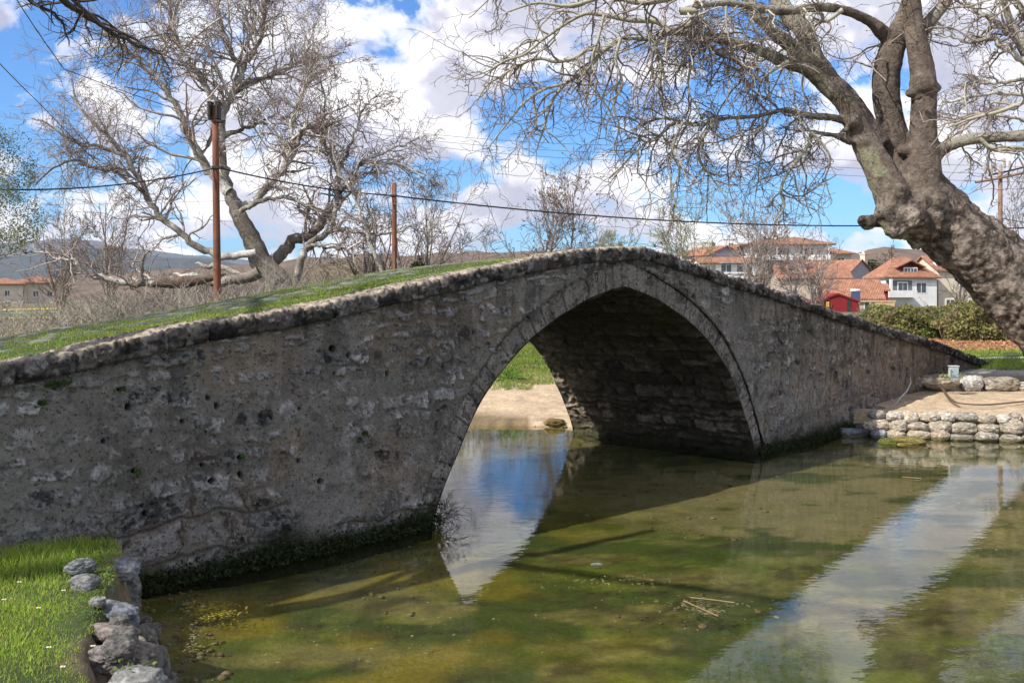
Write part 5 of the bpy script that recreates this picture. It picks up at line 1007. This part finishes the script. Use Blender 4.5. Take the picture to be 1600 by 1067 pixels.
cable('thin grey steel wire just above the bright foot of the tall rusty pole', [P(-80, 320, 26), P(345, 314, d1), P(760, 318, 31)], .007, M_wire, sag=.03)
cable('upper thin black wire slanting down from the top left corner', [P(-30, -90, 12), P(100, 108, 20), P(340, 190, d1)], .009, sag=.05)
cable('lower thin black wire slanting down at the left edge of the view', [P(-80, 10, 14), P(60, 160, 21), P(230, 330, 29)], .009, sag=.05)
for i, (y0, y1) in enumerate([(205, 228), (214, 240), (222, 252)]):
    cable(['highest', 'middle', 'lowest'][i]+' of the three faint distant power lines high behind the bridge crown', [P(560, y0-8, 90), P(1000, y1, 95), P(1700, y1+35, 100)], .018, M_cable, sag=.4)
cable('faint power line dropping from the transformer pole to the right edge', [P(1565, 341, d3), P(1700, 356, 44)], .022, sag=.1)
# ------------------------------------------------------------------ small things on the right bank
M_box = pmat('grey_plastic', (.52, .56, .56), .5, .15, 6); M_hose = pmat('brown_hose', (.13, .09, .06), .7, .3, 12); M_pale = pmat('bare_stick', (.50, .48, .44), .8, .3, 14)
c = Pg(1490, 588, .80); eb = thing('electrical_box', 'small pale grey electrical box on a post by the end of the bridge', 'box', (c[0], c[1], .74))
def bevbox(name, x0, x1, y0, y1, z0, z1, mat, parent, bv=.01):
    mb = MB(); mb.box(x0, x1, y0, y1, z0, z1); me = mb.mesh(name); bm = bmesh.new(); bm.from_mesh(me); bmesh.ops.bevel(bm, geom=bm.edges[:], offset=bv, segments=2, affect='EDGES'); bm.to_mesh(me); bm.free(); return link(name, me, mat, parent)
eb.scale = (.85, .85, .9)
bevbox('body', -.09, .09, -.06, .06, 0, .255, M_box, eb, .014); bevbox('cover', -.075, .075, -.072, -.061, .05, .225, pmat('cover_grey', (.33, .40, .43), .4, .1), eb, .004); bevbox('lid', -.1, .1, -.07, .07, .257, .28, M_box, eb, .006)
tube_obj('hinge', [(-.083, -.068, .06), (-.083, -.068, .21)], .006, M_dark, eb, 6, False)
def hose(label, pts, r_, mat, name='hose', cat='hose'):
    T = Tree(3); p, q = T.limb(pts, [r_]*len(pts), k=8); p0 = p[0].copy(); o = link(name, mesh_np(name, *tubes([(p-p0, q, 8, (.1, .1, .1))])), mat); o.location = tuple(p0); return tag(o, label, cat)
hose('brown hose looping down over the boulders and along the sandy ledge', [P(1478, 582, 18.9), P(1472, 582, 18.6), P(1468, 592, 18.2), P(1471, 605, 17.9), Pg(1480, 620, .50), Pg(1492, 628, .48), Pg(1510, 631, .47), Pg(1545, 632, .46), Pg(1600, 627, .46), Pg(1650, 622, .46)], .013, M_hose)
hose('second short dark hose hanging beside the long one', [P(1469, 583, 18.5), P(1468, 595, 18.2), P(1474, 607, 17.9), Pg(1484, 621, .49), Pg(1496, 629, .48)], .011, M_hose)
hose('thin cable sagging along the foot of the bridge wall', [W(-.1+s_, -.05, z_) for s_, z_ in ((.3, .30), (.9, .34), (1.5, .45), (2.1, .50), (2.6, .53), (3.1, .60), (3.6, .62))], .009, M_hose, 'wall_cable', 'cable')
st_ = [([P(1422, 591, 17.6), P(1423, 598, 17.4), P(1417, 611, 17.1), P(1408, 620, 16.9), P(1402, 628, 16.7)], [.012, .013, .014, .013, .009]), ([P(1402, 628, 16.7), P(1396, 634, 16.6), P(1393, 636, 16.6)], [.008, .006, .004]), ([P(1404, 625, 16.8), P(1411, 626, 16.7), P(1416, 629, 16.6)], [.008, .006, .004]), ([P(1400, 629, 16.7), P(1394, 624, 16.7), P(1393, 620, 16.7)], [.007, .006, .004])]
p0 = np.array(st_[0][0][0]); o = link('dead_branch', mesh_np('stick', *tubes([(np.array(p)-p0, r__, 6, (.5, .5, .5)) for p, r__ in st_])), M_pale); o.location = tuple(p0); tag(o, 'pale bare stick leaning on the shaded bridge foot by the boulders', 'branch')
# debris in the water
M_reed = pmat('dry_reed', (.30, .21, .11), .8, .3, 9)
for lb, pts in (('straight dry reed stalk floating on the water, the upper one of the crossing pair', [(1078, 933), (1110, 936), (1147, 941)]), ('dark broken reed under the water, the lower one of the crossing pair', [(1068, 938), (1095, 950), (1122, 962)]), ('short pale stick floating off the retaining wall', [(1410, 745), (1425, 746), (1440, 747)])):
    pp = np.array([Pg(a_, b_, .012) for a_, b_ in pts]); o = link('reed_stalk', mesh_np('reed', *tubes([(pp-pp[0], np.full(3, .004), 6, (.4, .3, .2))])), M_reed); o.location = tuple(pp[0]); tag(o, lb, 'reed')
pp = np.array(Pg(931, 881, .008)); mb = MB(); mb.add([(-.05, -.012, 0), (.015, -.02, .005), (.06, .0, .002), (.02, .014, .006), (-.03, .012, .003)], [(0, 1, 2, 3, 4)]); mb.add([(-.05, -.012, -.006), (.015, -.02, -.006), (.06, .0, -.006), (.02, .014, -.006), (-.03, .012, -.006)], [(4, 3, 2, 1, 0)])
o = link('floating_leaf', mb.mesh('fl'), pmat('bleached_leaf', (.75, .75, .62), .5, .1)); o.location = tuple(pp); tag(o, 'small whitish leaf floating on the water below the arch', 'leaf')
# pebbles on the bed, floating bits and algae
def pebbles(name, x, y, z, sz_, cols, seed):
    r_ = np.random.RandomState(seed); n = len(x); S_ = sz_[:, None]*np.stack([.7+.6*r_.rand(n), .7+.6*r_.rand(n), .4+.3*r_.rand(n)], -1); a = r_.uniform(0, 6.28, n); B = IC1/.014
    X1 = B[None, :, 0]*S_[:, :1]; Y1 = B[None, :, 1]*S_[:, 1:2]; V = np.stack([x[:, None]+X1*np.cos(a)[:, None]-Y1*np.sin(a)[:, None], y[:, None]+X1*np.sin(a)[:, None]+Y1*np.cos(a)[:, None], z[:, None]+B[None, :, 2]*S_[:, 2:3]], -1).reshape(-1, 3)
    o = link(name, mesh_np(name, V, (IF1[None]+np.arange(n)[:, None, None]*len(B)).reshape(-1, 3), np.repeat(cols, len(B), 0)), M_rock); return tag(o, kind='stuff')
r_ = np.random.RandomState(12); n = 26000; x = r_.uniform(-3, 9, n); y = r_.uniform(4.8, 17, n); d = sdf(x, y); cl = fbm(x*1.1, y*1.1, o=3, s=811)
k = ((d < .03) & (d > -.55) & (r_.rand(n) < .55)) | ((d < -.3) & (cl > .60) & (r_.rand(n) < .16)); k &= np.abs((x-AX*0)/y) < .56; x, y = x[k], y[k]; c = np.array([.17, .14, .085])*(.4+1.1*r_.rand(len(x), 1))
pebbles('river_pebbles', x, y, terr(x, y)+.004, .010+.028*r_.rand(len(x))**3, c, 13)
r_ = np.random.RandomState(14); q = []
for cx_, cy_, sx_, sy_, m_ in [(1090, 945, 60, 12, 160), (330, 955, 45, 16, 420), (960, 905, 120, 14, 120), (720, 865, 25, 10, 60), (600, 990, 260, 50, 90), (1250, 800, 160, 40, 60), (300, 1000, 20, 30, 120), (1420, 705, 120, 5, 160), (1110, 956, 18, 5, 120)]:
    for j in range(m_): q.append((*Pg(cx_+r_.randn()*sx_*.5, cy_+r_.randn()*sy_*.5, .005)[:2], m_))
q = np.array(q); k = sdf(q[:, 0], q[:, 1]) < -.03; q = q[k]; p = np.stack([q[:, 0], q[:, 1], .004+.004*r_.rand(len(q))], -1); n = len(p); a = r_.uniform(0, 6.28, n); s_ = .006+.014*r_.rand(n)**2
dx = np.stack([np.cos(a)*s_, np.sin(a)*s_, a*0], -1); dy = np.stack([-np.sin(a)*s_*.5, np.cos(a)*s_*.5, a*0], -1); V = np.stack([p-dx, p-dy, p+dx, p+dy], 1).reshape(-1, 3)
c = np.where((q[:, 2:3] > 400), np.array([[.36, .30, .04]]), np.array([[.28, .24, .12]]))*(.4+.9*r_.rand(n, 1)); o = link('floating_debris', mesh_np('debris', V, np.arange(n*4).reshape(n, 4), np.repeat(c, 4, 0), False), M_leaf); tag(o, kind='stuff')
# twiggy weed growing from the left foot of the arch
T = Tree(61); bs = W(AX-3.0, -.02, .05); prw = dict(seg=[5, 4], wob=[.25, .3], droop=[.02, 0], tip=.5, rmin=.0025, k=[3, 3], kids=[7], spread=[.8], ratio=.55, cols=[(.06, .05, .04)]*2, r0=.006)
for i in range(9): T.grow(np.array(bs)+np.array([.03*T.r.randn(), .03*T.r.randn(), .06*abs(T.r.randn())]), np.array([.7+.5*T.r.randn()*.4, .3*T.r.randn(), .35+.5*T.r.randn()]), .26, .004, 0, prw)
o = thing('weed', 'dark twiggy weed growing over the water at the left foot of the arch', 'plant', tuple(bs)); child('stems', T.mesh('w'), M_twig, o); child('leaves', leaves('wl', np.array(T.tips), .009, np.tile([[.06, .06, .03]], (len(T.tips), 1)), 5), M_leaf, o)
# green plantlet on the left edging stones and one on the far sand
def plantlet(label, c, n, sp, sz_, col, seed, name='plant'):
    r_ = np.random.RandomState(seed); p = np.array(c)+r_.randn(n, 3)*np.array([sp, sp, sp*.8]); p[:, 2] = np.maximum(p[:, 2], c[2]-.02); o = thing(name, label, 'plant', tuple(c))
    child('leaves', leaves('pl', p, sz_, np.array(col)*(.5+.9*r_.rand(n, 1)), seed), M_leaf, o)
    st_ = [(np.array([np.array(c)-[0, 0, .05], (np.array(c)+p[i])/2, p[i]]), [.003, .002, .001], 3, (.12, .16, .04)) for i in range(0, n, 4)]; child('stems', mesh_np('s', *tubes(st_)), M_twig, o)
plantlet('leafy green sprig between the left edging stones near the bridge foot', Pg(162, 905, .42), 90, .04, .012, (.16, .26, .05), 1)
plantlet('small green sprig beside the pale boulder at the bottom of the bank', Pg(198, 1050, .40), 60, .03, .011, (.16, .24, .05), 2)
c = Pg(794, 592, .5); plantlet('bright green weed clump on the sand seen through the arch', c, 420, .17, .035, (.13, .24, .04), 3)
plantlet('green tuft at the foot of the small electrical box', Pg(1486, 588, .80), 90, .09, .025, (.10, .18, .03), 4)
# ------------------------------------------------------------------ houses
M_tile = bpy.data.materials.new('clay_tiles'); M_tile.use_nodes = True; t = M_tile.node_tree; p = t.nodes['Principled BSDF']
tcn = N(t, 'ShaderNodeTexCoord'); wv_ = N(t, 'ShaderNodeTexWave', wave_type='BANDS', bands_direction='X'); wv_.inputs['Scale'].default_value = 1.6; wv_.inputs['Distortion'].default_value = .6; t.links.new(tcn.outputs['Object'], wv_.inputs[0])
nn_ = N(t, 'ShaderNodeTexNoise'); nn_.inputs['Scale'].default_value = 1.6; nn_.inputs['Detail'].default_value = 7; nn_.inputs['Roughness'].default_value = .7; t.links.new(tcn.outputs['Object'], nn_.inputs['Vector'])
cr = ramp(t, nn_.outputs['Fac'], [(.3, (.20, .085, .05)), (.5, (.35, .155, .09)), (.72, (.47, .27, .18))]); cr = mixc(t, 1.0, cr, ramp(t, wv_.outputs['Fac'], [(0, .78), (.5, 1)]), 'MULTIPLY'); t.links.new(cr, p.inputs['Base Color']); p.inputs['Roughness'].default_value = .85
bb = N(t, 'ShaderNodeBump'); bb.inputs['Distance'].default_value = .06; t.links.new(wv_.outputs['Fac'], bb.inputs['Height']); t.links.new(bb.outputs[0], p.inputs['Normal'])
def wallm(name, c, v=.16): return pmat(name, c, .9, v, .6)
M_white_w = wallm('white_render', (.70, .70, .68)); M_cream = wallm('cream_render', (.62, .54, .43)); M_greyw = wallm('grey_render', (.36, .35, .39)); M_pink = wallm('mauve_render', (.42, .36, .42)); M_tan = wallm('tan_render', (.44, .37, .30)); M_redw = wallm('red_paint', (.24, .02, .025), .35); M_conc = wallm('concrete', (.50, .49, .47)); M_ply = wallm('pale_timber', (.56, .40, .22))
M_glass = pmat('window_glass', (.06, .075, .09), .12, .1, 1, spec=.6); M_frame = pmat('white_frame', (.75, .75, .74), .5, .05); M_shut = pmat('grey_shutter', (.30, .29, .30), .7, .1); M_solar = pmat('solar_glass', (.03, .04, .09), .15, .1, 1, spec=.7); M_eave = pmat('eave_timber', (.20, .10, .06), .8, .2)
def house(label, px, d, wd, dp, hw, rh, wall, roof='gable', yaw=0, z0=None, base_py=None, wins=(), over=.4, name='house', cat='house', axis='x', parts=None, chim=(), roofmat=None, group=None):
    # px = left..right middle of the facade in the photo; wd, dp, hw in metres, roof = gable (ridge along x or y), hip, flat
    x = (px-800)/F*d; z = z0 if z0 is not None else CH-(base_py-YH)/F*d
    o = thing(name, label, cat, (x, d, z), group, R(yaw))
    mb = MB(); W_, Dp = wd/2, dp
    if roof == 'gable' and axis == 'y': mb.prism([(-W_, 0), (W_, 0), (W_, hw), (0, hw+rh), (-W_, hw)], 0, Dp)
    elif roof == 'gable': mb.box(-W_, W_, 0, Dp, 0, hw)
    else: mb.box(-W_, W_, 0, Dp, 0, hw)
    link('wall', mb.mesh('wall'), wall, o)
    rm = roofmat or M_tile; mb = MB(); e = over; th = .18
    if roof == 'gable' and axis == 'y':
        sl_ = rh/W_; 
        for sg in (-1, 1): mb.prism([(sg*(W_+e), hw-sl_*e+.01), (0, hw+rh+.01), (0, hw+rh+th), (sg*(W_+e), hw-sl_*e+th)][::sg], -e, Dp+e)
    elif roof == 'gable':
        sl_ = rh/(Dp/2)
        for a_, b_ in ((-e, Dp/2), (Dp+e, Dp/2)):
            v = [(-W_-e, a_, hw-sl_*e), (W_+e, a_, hw-sl_*e), (W_+e, b_, hw+rh), (-W_-e, b_, hw+rh)]; mb.add(v+[(q[0], q[1], q[2]+th) for q in v], [(0, 1, 2, 3), (7, 6, 5, 4), (0, 4, 5, 1), (1, 5, 6, 2), (2, 6, 7, 3), (3, 7, 4, 0)])
        for sx_ in (-W_, W_-.25):
          g2 = MB(); g2.add([(sx_, .01, hw), (sx_+.25, .01, hw), (sx_+.25, Dp/2, hw+rh-.02), (sx_, Dp/2, hw+rh-.02), (sx_, Dp-.01, hw), (sx_+.25, Dp-.01, hw)], [(0, 1, 2, 3), (3, 2, 5, 4), (0, 3, 4), (1, 5, 2)])
          link('gable', g2.mesh('gable'), wall, o)
    elif roof == 'hip':
        rl = max(W_-Dp/2, W_*.12); b0, b1 = (-W_-e, -e), (W_+e, Dp+e); zb_ = hw; v = [(b0[0], b0[1], zb_), (b1[0], b0[1], zb_), (b1[0], b1[1], zb_), (b0[0], b1[1], zb_), (b0[0], b0[1], zb_+th), (b1[0], b0[1], zb_+th), (b1[0], b1[1], zb_+th), (b0[0], b1[1], zb_+th), (-rl, Dp/2, zb_+rh+th), (rl, Dp/2, zb_+rh+th)]
        mb.add(v, [(0, 3, 2, 1), (0, 1, 5, 4), (1, 2, 6, 5), (2, 3, 7, 6), (3, 0, 4, 7), (4, 5, 9, 8), (5, 6, 9), (6, 7, 8, 9), (7, 4, 8)])
    else: mb.box(-W_-.1, W_+.1, -.1, Dp+.1, hw+.003, hw+.25)
    ro = link('roof', mb.mesh('roof'), rm if roof != 'flat' else M_conc, o)
    for (wx, wz, ww_, wh_, *k_) in wins:   # x centre, sill height, width, height
        mb = MB(); f = .07; y0 = -.05
        for (a0, a1, c0, c1) in ((wx-ww_/2, wx+ww_/2, wz, wz+f), (wx-ww_/2, wx+ww_/2, wz+wh_-f, wz+wh_), (wx-ww_/2, wx-ww_/2+f, wz+f, wz+wh_-f), (wx+ww_/2-f, wx+ww_/2, wz+f, wz+wh_-f), (wx-f/2, wx+f/2, wz+f, wz+wh_-f)): mb.box(a0, a1, y0, -.004, c0, c1)
        wo_ = link('window', mb.mesh('window'), M_frame, o); mb = MB(); mb.box(wx-ww_/2+f, wx+ww_/2-f, -.025, -.003, wz+f, wz+wh_-f); link('pane', mb.mesh('pane'), M_shut if k_ else M_glass, wo_)
    for (cx_, cy_, cz_, cw_, chh, cm) in chim:
        mb = MB(); mb.box(cx_-cw_/2, cx_+cw_/2, cy_, cy_+cw_, cz_, cz_+chh); mb.box(cx_-cw_/2-.12, cx_+cw_/2+.12, cy_-.12, cy_+cw_+.12, cz_+chh+.003, cz_+chh+.18); mb.box(cx_-cw_/4, cx_+cw_/4, cy_+cw_/4, cy_+cw_*3/4, cz_+chh+.183, cz_+chh+.5); link('chimney', mb.mesh('ch'), cm, ro)
    if roof != 'flat' and wd > 7:
        ax_ = -wd*.22; mb = MB(); mb.box(ax_-.03, ax_+.03, dp*.4, dp*.4+.06, hw, hw+rh+2.0)
        for q_ in range(4): mb.box(ax_-.5+.06*q_, ax_+.5-.06*q_, dp*.4+.062, dp*.4+.1, hw+rh+1.2+.2*q_, hw+rh+1.24+.2*q_)
        link('antenna', mb.mesh('antenna'), M_dark, ro)
        mb = MB(); mb.box(-W_-over, W_+over, -over-.12, -over-.003, hw-(0 if roof == 'hip' else rh/(dp/2)*over)-.12, hw-(0 if roof == 'hip' else rh/(dp/2)*over)-.02) if axis == 'x' or roof == 'hip' else mb.box(-W_, -W_+.1, -.13, -.005, 0, hw-.3); link('gutter', mb.mesh('gutter'), M_dark, ro)
    if parts: parts(o)
    return o
def boxpart(o, name, bx, mat): mb = MB(); [mb.box(*b_) for b_ in bx]; return link(name, mb.mesh(name), mat, o)
# white house with balcony and dormer: px 1380-1465, eave y 437, base ~ y 490
def ws(d): return d/F
d = 150; u = ws(d)
def white_parts(o):
    bw = 8.3/2
    boxpart(o, 'balcony', [(-bw-.3, .1, -1.5, -.003, 2.55, 2.75), (-bw-.3, .1, -1.5, -1.38, 2.753, 3.6), (-bw-.3, -bw-.18, -1.37, -.004, 2.753, 3.6)], M_white_w)
    boxpart(o, 'balcony_shade_panel', [(-bw+.1, .1, -.03, -.003, 2.8, 5.1)], pmat('balcony_shade_grey', (.17, .17, .175), .9))  # flat panel: shade of a recess painted as dark grey
    w_ = boxpart(o, 'window', [(-2.3, -.6, -.10, -.035, 2.85, 4.9)], M_frame); boxpart(w_, 'pane', [(-2.15, -1.5, -.13, -.102, 2.95, 4.75), (-1.4, -.75, -.13, -.102, 2.95, 4.75)], M_glass)
    boxpart(o, 'column', [(-bw, -bw+.35, -1.4, -1.05, 3.603, 5.3)], M_white_w)
    dm = MB(); dm.box(-1.15, 1.4, .5, 2.8, 5.6, 7.25); d_ = link('dormer', dm.mesh('dormer'), M_redw, o)
    w_ = boxpart(d_, 'window', [(-1.0, 1.25, .42, .497, 5.95, 7.1)], M_frame); boxpart(w_, 'pane', [(-.85, -.42, .39, .417, 6.1, 6.95), (-.3, .05, .39, .417, 6.1, 6.95), (.2, .55, .39, .417, 6.1, 6.95), (.68, 1.1, .39, .417, 6.1, 6.95)], M_glass)
    r__ = MB(); r__.prism([(-2.2, 7.05), (.1, 8.1), (2.4, 7.05), (2.4, 7.22), (.1, 8.3), (-2.2, 7.22)], .0, 3.2); link('dormer_roof', r__.mesh('dr'), M_tile, d_)
house('white two storey house with balcony, dormer and bright red tiled roof', 1424, d, 8.3, 6, 5.5, 3.1, M_white_w, 'hip', yaw=8, base_py=491, wins=[(1.6, 3.2, 1.7, 1.6), (2.9, .3, 1.4, 1.1, 1), (-3.2, .1, 1.5, 1.5, 1), (-.7, .2, 1.6, 1.3)], over=.45, parts=white_parts)
house('cream house partly hidden by the plane trunk, beside the white balcony house', 1503, 152, 7.6, 9, 6.6, 2.2, M_cream, 'gable', yaw=6, base_py=489, axis='x', wins=[(.3, 3.4, 1.5, 1.6, 1), (2.6, 3.4, 1.4, 1.6, 1), (-1.9, .5, 1.4, 1.6)], chim=[(-3.2, 1.0, 6.4, .9, 2.6, M_white_w)])
def low_parts(o):
    boxpart(o, 'solar_panel', [(-.9, .9, -.2, -.1, 3.0, 4.6)], M_solar); boxpart(o, 'water_tank', [(-1.0, 1.0, .3, .85, 4.6, 5.1)], M_frame)
house('low cottage with plain orange tile roof and a solar water heater', 1334, 120, 6.2, 5, 2.2, 2.0, M_tan, 'gable', yaw=-8, base_py=492, axis='x', wins=[(-1.6, .6, 1.2, 1.2), (1.8, .6, 1.2, 1.2)], over=.5)
c = P(1336, 462, 117.6); sh = thing('solar_heater', 'tilted solar panel with white water tank on the orange cottage roof', 'solar panel', c)
mb = MB(); mb.add([(-.75, -.6, -.55), (.4, -.6, -.55), (.8, .4, .5), (-.3, .4, .5), (-.75, -.55, -.63), (.4, -.55, -.63), (.8, .45, .42), (-.3, .45, .42)], [(0, 1, 2, 3), (7, 6, 5, 4), (0, 4, 5, 1), (1, 5, 6, 2), (2, 6, 7, 3), (3, 7, 4, 0)]); link('panel', mb.mesh('panel'), M_solar, sh); tube_obj('tank', [(-.35, .6, .62), (-.3, .6, .62), (.8, .6, .62), (.85, .6, .62)], [.02, .16, .16, .02], M_frame, sh, 12, False)
house('red walled shed on the right of the orange cottage', 1377, 125, 1.7, 3, 3.1, .7, M_redw, 'gable', yaw=-8, base_py=492, axis='x', over=.25)
# red cabin with round green emblem
def cabin_parts(o):
    T = tubes([(np.array([(-1.0, -.04, 1.7), (-1.0, -.10, 1.7)]), [.42, .42], 20, (1, 1, 1))]); link('emblem', mesh_np('e', T[0], T[1]), pmat('emblem_green', (.10, .30, .08), .5), o)
    boxpart(o, 'emblem_mark', [(-1.13, -1.03, -.13, -.105, 1.45, 1.95), (-.97, -.87, -.13, -.105, 1.45, 1.95)], pmat('emblem_yellow', (.6, .55, .12), .5)); boxpart(o, 'door', [(.9, 1.3, -.03, -.004, .2, 2.4)], M_dark)
house('bright red cabin with rounded roof and a round green emblem', 1309, 95, 4.0, 3, 1.9, .7, M_redw, 'gable', axis='y', base_py=503, parts=cabin_parts, over=.12, roofmat=M_redw)
ts = thing('timber_pergola', 'pale timber pergola and fence between the red cabin and the hedge', 'pergola', P(1358, 500, 96), None)
for x0 in (-2.2, -1.0, .1, 1.2, 2.4): boxpart(ts, 'post', [(x0-.06, x0+.06, -.06, .06, 0, 1.75)], M_ply)
boxpart(ts, 'beam', [(-2.4, 2.6, -.08, .08, 1.753, 1.9)], M_ply); boxpart(ts, 'boarding', [(.2, 2.4, -.02, .02, .3, 1.7)], M_ply)
# grey gable with long orange roof, pink chimney and yellow chimney
house('long orange roofed house with a big bare grey gable facing the river', 1345, 165, 10.5, 12, 4.9, 3.2, M_greyw, 'gable', yaw=38, base_py=483, axis='y', over=.35, chim=[(3.2, 1.0, 5.8, .9, 3.4, M_cream)], wins=[(1.6, 3.6, .6, .8)])
house('mid orange roofed wing with pink chimney and whitewashed patches', 1272, 158, 11, 7, 4.2, 1.9, M_tan, 'gable', yaw=-4, base_py=474, axis='x', over=.5, chim=[(-1.2, 1.5, 4.7, .8, 2.2, wallm('pink_chimney', (.55, .30, .24)))], wins=[(-3.4, .8, 1.6, 1.5), (.4, .8, 1.7, 1.7), (3.6, .8, 1.2, 1.4)], )
def big_parts(o):
    boxpart(o, 'balcony', [(-7.6, 7.6, -1.6, -.003, 2.2, 2.4), (-7.6, 7.6, -1.6, -1.45, 2.403, 3.2)], M_white_w)
    boxpart(o, 'column', [(x_, x_+.3, -1.5, -1.2, 3.203, 5.0) for x_ in (-7.4, -2.5, 2.4, 7.1)], M_conc)
house('large hip roofed apartment house with long white balcony on the hill', 1232, 190, 15, 10, 5.2, 1.6, M_white_w, 'hip', yaw=-6, base_py=425, over=1.2, wins=[(-5, 2.6, 2.2, 2.0), (-1, 2.6, 2.2, 2.0), (3.5, 2.6, 2.4, 2.0), (-4, .3, 1.6, 1.4)], chim=[(-2.2, 3, 5.9, .9, 2.0, M_white_w)], parts=big_parts)
house('small tiled roof block stepping down right of the hip roofed house', 1306, 196, 6.0, 6, 4.3, 1.1, M_cream, 'hip', yaw=-6, base_py=431, over=.8, wins=[(1, 2.2, 1.4, 1.4)])
house('orange roofed house seen left behind the reddish bare tree', 1168, 200, 12, 9, 4.3, 1.2, M_white_w, 'hip', yaw=5, base_py=424, over=.8, wins=[(-3, 2.4, 1.8, 1.4), (1, 2.4, 1.8, 1.4), (-4.6, 2.4, 1, 1.4)])
house('house with mauve gable and red roof right of the bridge crown', 1134, 150, 6.0, 7, 4.1, 1.2, M_pink, 'gable', yaw=26, base_py=440, axis='y', over=.5)
def terr_parts(o):
    boxpart(o, 'terrace', [(-3.8, 4.6, -2.5, -.003, 1.0, 1.25), (-3.8, 4.6, -2.5, -2.35, 1.6, 1.8)], M_white_w); boxpart(o, 'awning', [(-1.2, 1.2, -2.2, -.005, 3.0, 3.12)], M_shut)
house('low white house with glazed terrace below the mauve gable', 1138, 132, 7.4, 5, 3.1, .7, M_white_w, 'gable', yaw=4, base_py=447, axis='x', over=.4, wins=[(-2.4, 1.4, 1.5, 1.5, 1), (-.3, 1.4, 1.5, 1.5), (2.2, 1.4, 2.2, 1.4)], parts=terr_parts)
house('tiny pale concrete block house on the skyline left of the red roofs', 1094, 260, 6.2, 6, 5.4, 0, M_conc, 'flat', yaw=-20, base_py=412, wins=[(-1.3, 3.2, 1.5, 1.2, 1), (1.4, 3.2, 1.3, 1.2, 1)])
house('small white rooftop block between the mauve gable and the hip roofed house', 1142, 230, 3.2, 4, 6.4, 0, M_white_w, 'flat', base_py=418, wins=[(0, 4.6, 1.2, 1.1)])
house('distant beige apartment block with orange roof at the left frame edge', 4, 230, 8.5, 9, 6.2, 1.4, M_cream, 'hip', yaw=24, base_py=486, over=.6, wins=[(-2, 3.4, 1.2, 1.4), (1, 3.4, 1.2, 1.4), (-2, .8, 1.2, 1.4), (1, .8, 1.2, 1.4)])
house('distant beige apartment block with orange roof standing second from the left edge', 56, 235, 11, 9, 6.6, 1.5, M_cream, 'hip', yaw=24, base_py=486, over=.6, wins=[(-3, 3.4, 1.2, 1.4), (0, 3.4, 1.2, 1.4), (3, 3.4, 1.2, 1.4), (-3, .8, 1.2, 1.4), (0, .8, 1.2, 1.4)])
for x_, lb in ((1366, 'dark green clipped treetop behind the yellow chimney'), ):
    leafy(lb, x_, 420, 210, 2.6, 5.0, 2500, .3, (.05, .06, .02), (.10, .11, .05), 440, 'leafy_tree', 'tree', 2, z0=5.0)
# yellow and green railings in the left field
d = 62; c = P(40, 500, d); fo = thing('field_railing', 'yellow and green painted metal railings across the far left field', 'fence', (c[0], d, .8))
M_ry = pmat('yellow_paint', (.62, .50, .08), .6); M_rg = pmat('green_paint', (.18, .42, .28), .6)
x0, x1 = P(-60, 490, d)[0]-c[0], P(92, 490, d)[0]-c[0]
zz = lambda py: P(0, py, d)[2]-.8
tube_obj('rail', [(x0, 0, zz(486)), (x1, 0, zz(482.5))], .055, M_ry, fo, 6, False); tube_obj('rail', [(x0, 0, zz(491)), (x1, 0, zz(488))], .05, M_rg, fo, 6, False); tube_obj('rail', [(x0, 0, zz(499)), (x1, 0, zz(496))], .055, M_ry, fo, 6, False)
for i in range(8):
    xx = x0+(x1-x0)*i/7; tube_obj('post', [(xx, 0, -.3), (xx, 0, zz(483.5))], .045, M_rg if i % 2 else M_ry, fo, 6, False)

# unseen tree added on the left bank to cast shade on the deck
T2 = None
def added_shade_tree(label, x, y, ht, seed):
    T = Tree(seed); th = []; b = np.array([x, y, .6]); pr = dict(seg=[7, 5, 4], wob=[.2, .25, .3], droop=[.03, .02, 0], tip=.4, rmin=.012, k=[4, 3, 3], kids=[6, 4], spread=[.7, .8], ratio=.6, cols=[(.25, .21, .18)]*3, r0=.06)
    for s in range(3):
        a = s*2.1+.5; p = np.array([b+np.array([math.cos(a)*.12*q*q*.3, math.sin(a)*.12*q*q*.3, ht*q/7]) for q in range(8)]); rr = np.linspace(.22, .04, 8); th.append((p, rr, 8, (.22, .18, .15))); T.clothe(p, rr, 30, 3.2, pr, t0=.45, lv=0)
    tree_thing(label, b, T, th, zb=.6)
added_shade_tree('unseen bare tree added left of the bridge to shade the deck', -12.5, 7.0, 10.5, 901)
# ------------------------------------------------------------------ haze
mh = bpy.data.materials.new('haze'); mh.use_nodes = True; t = mh.node_tree; t.nodes.clear(); v = N(t, 'ShaderNodeVolumePrincipled'); v.inputs['Color'].default_value = (.75, .85, 1, 1); v.inputs['Density'].default_value = .00004; v.inputs['Anisotropy'].default_value = .1
o_ = N(t, 'ShaderNodeOutputMaterial'); t.links.new(v.outputs[0], o_.inputs['Volume'])
mb = MB(); mb.box(-9500, 9500, -9500, 9500, -2.5, 620); o = link('haze', mb.mesh('haze'), mh); tag(o, kind='stuff')
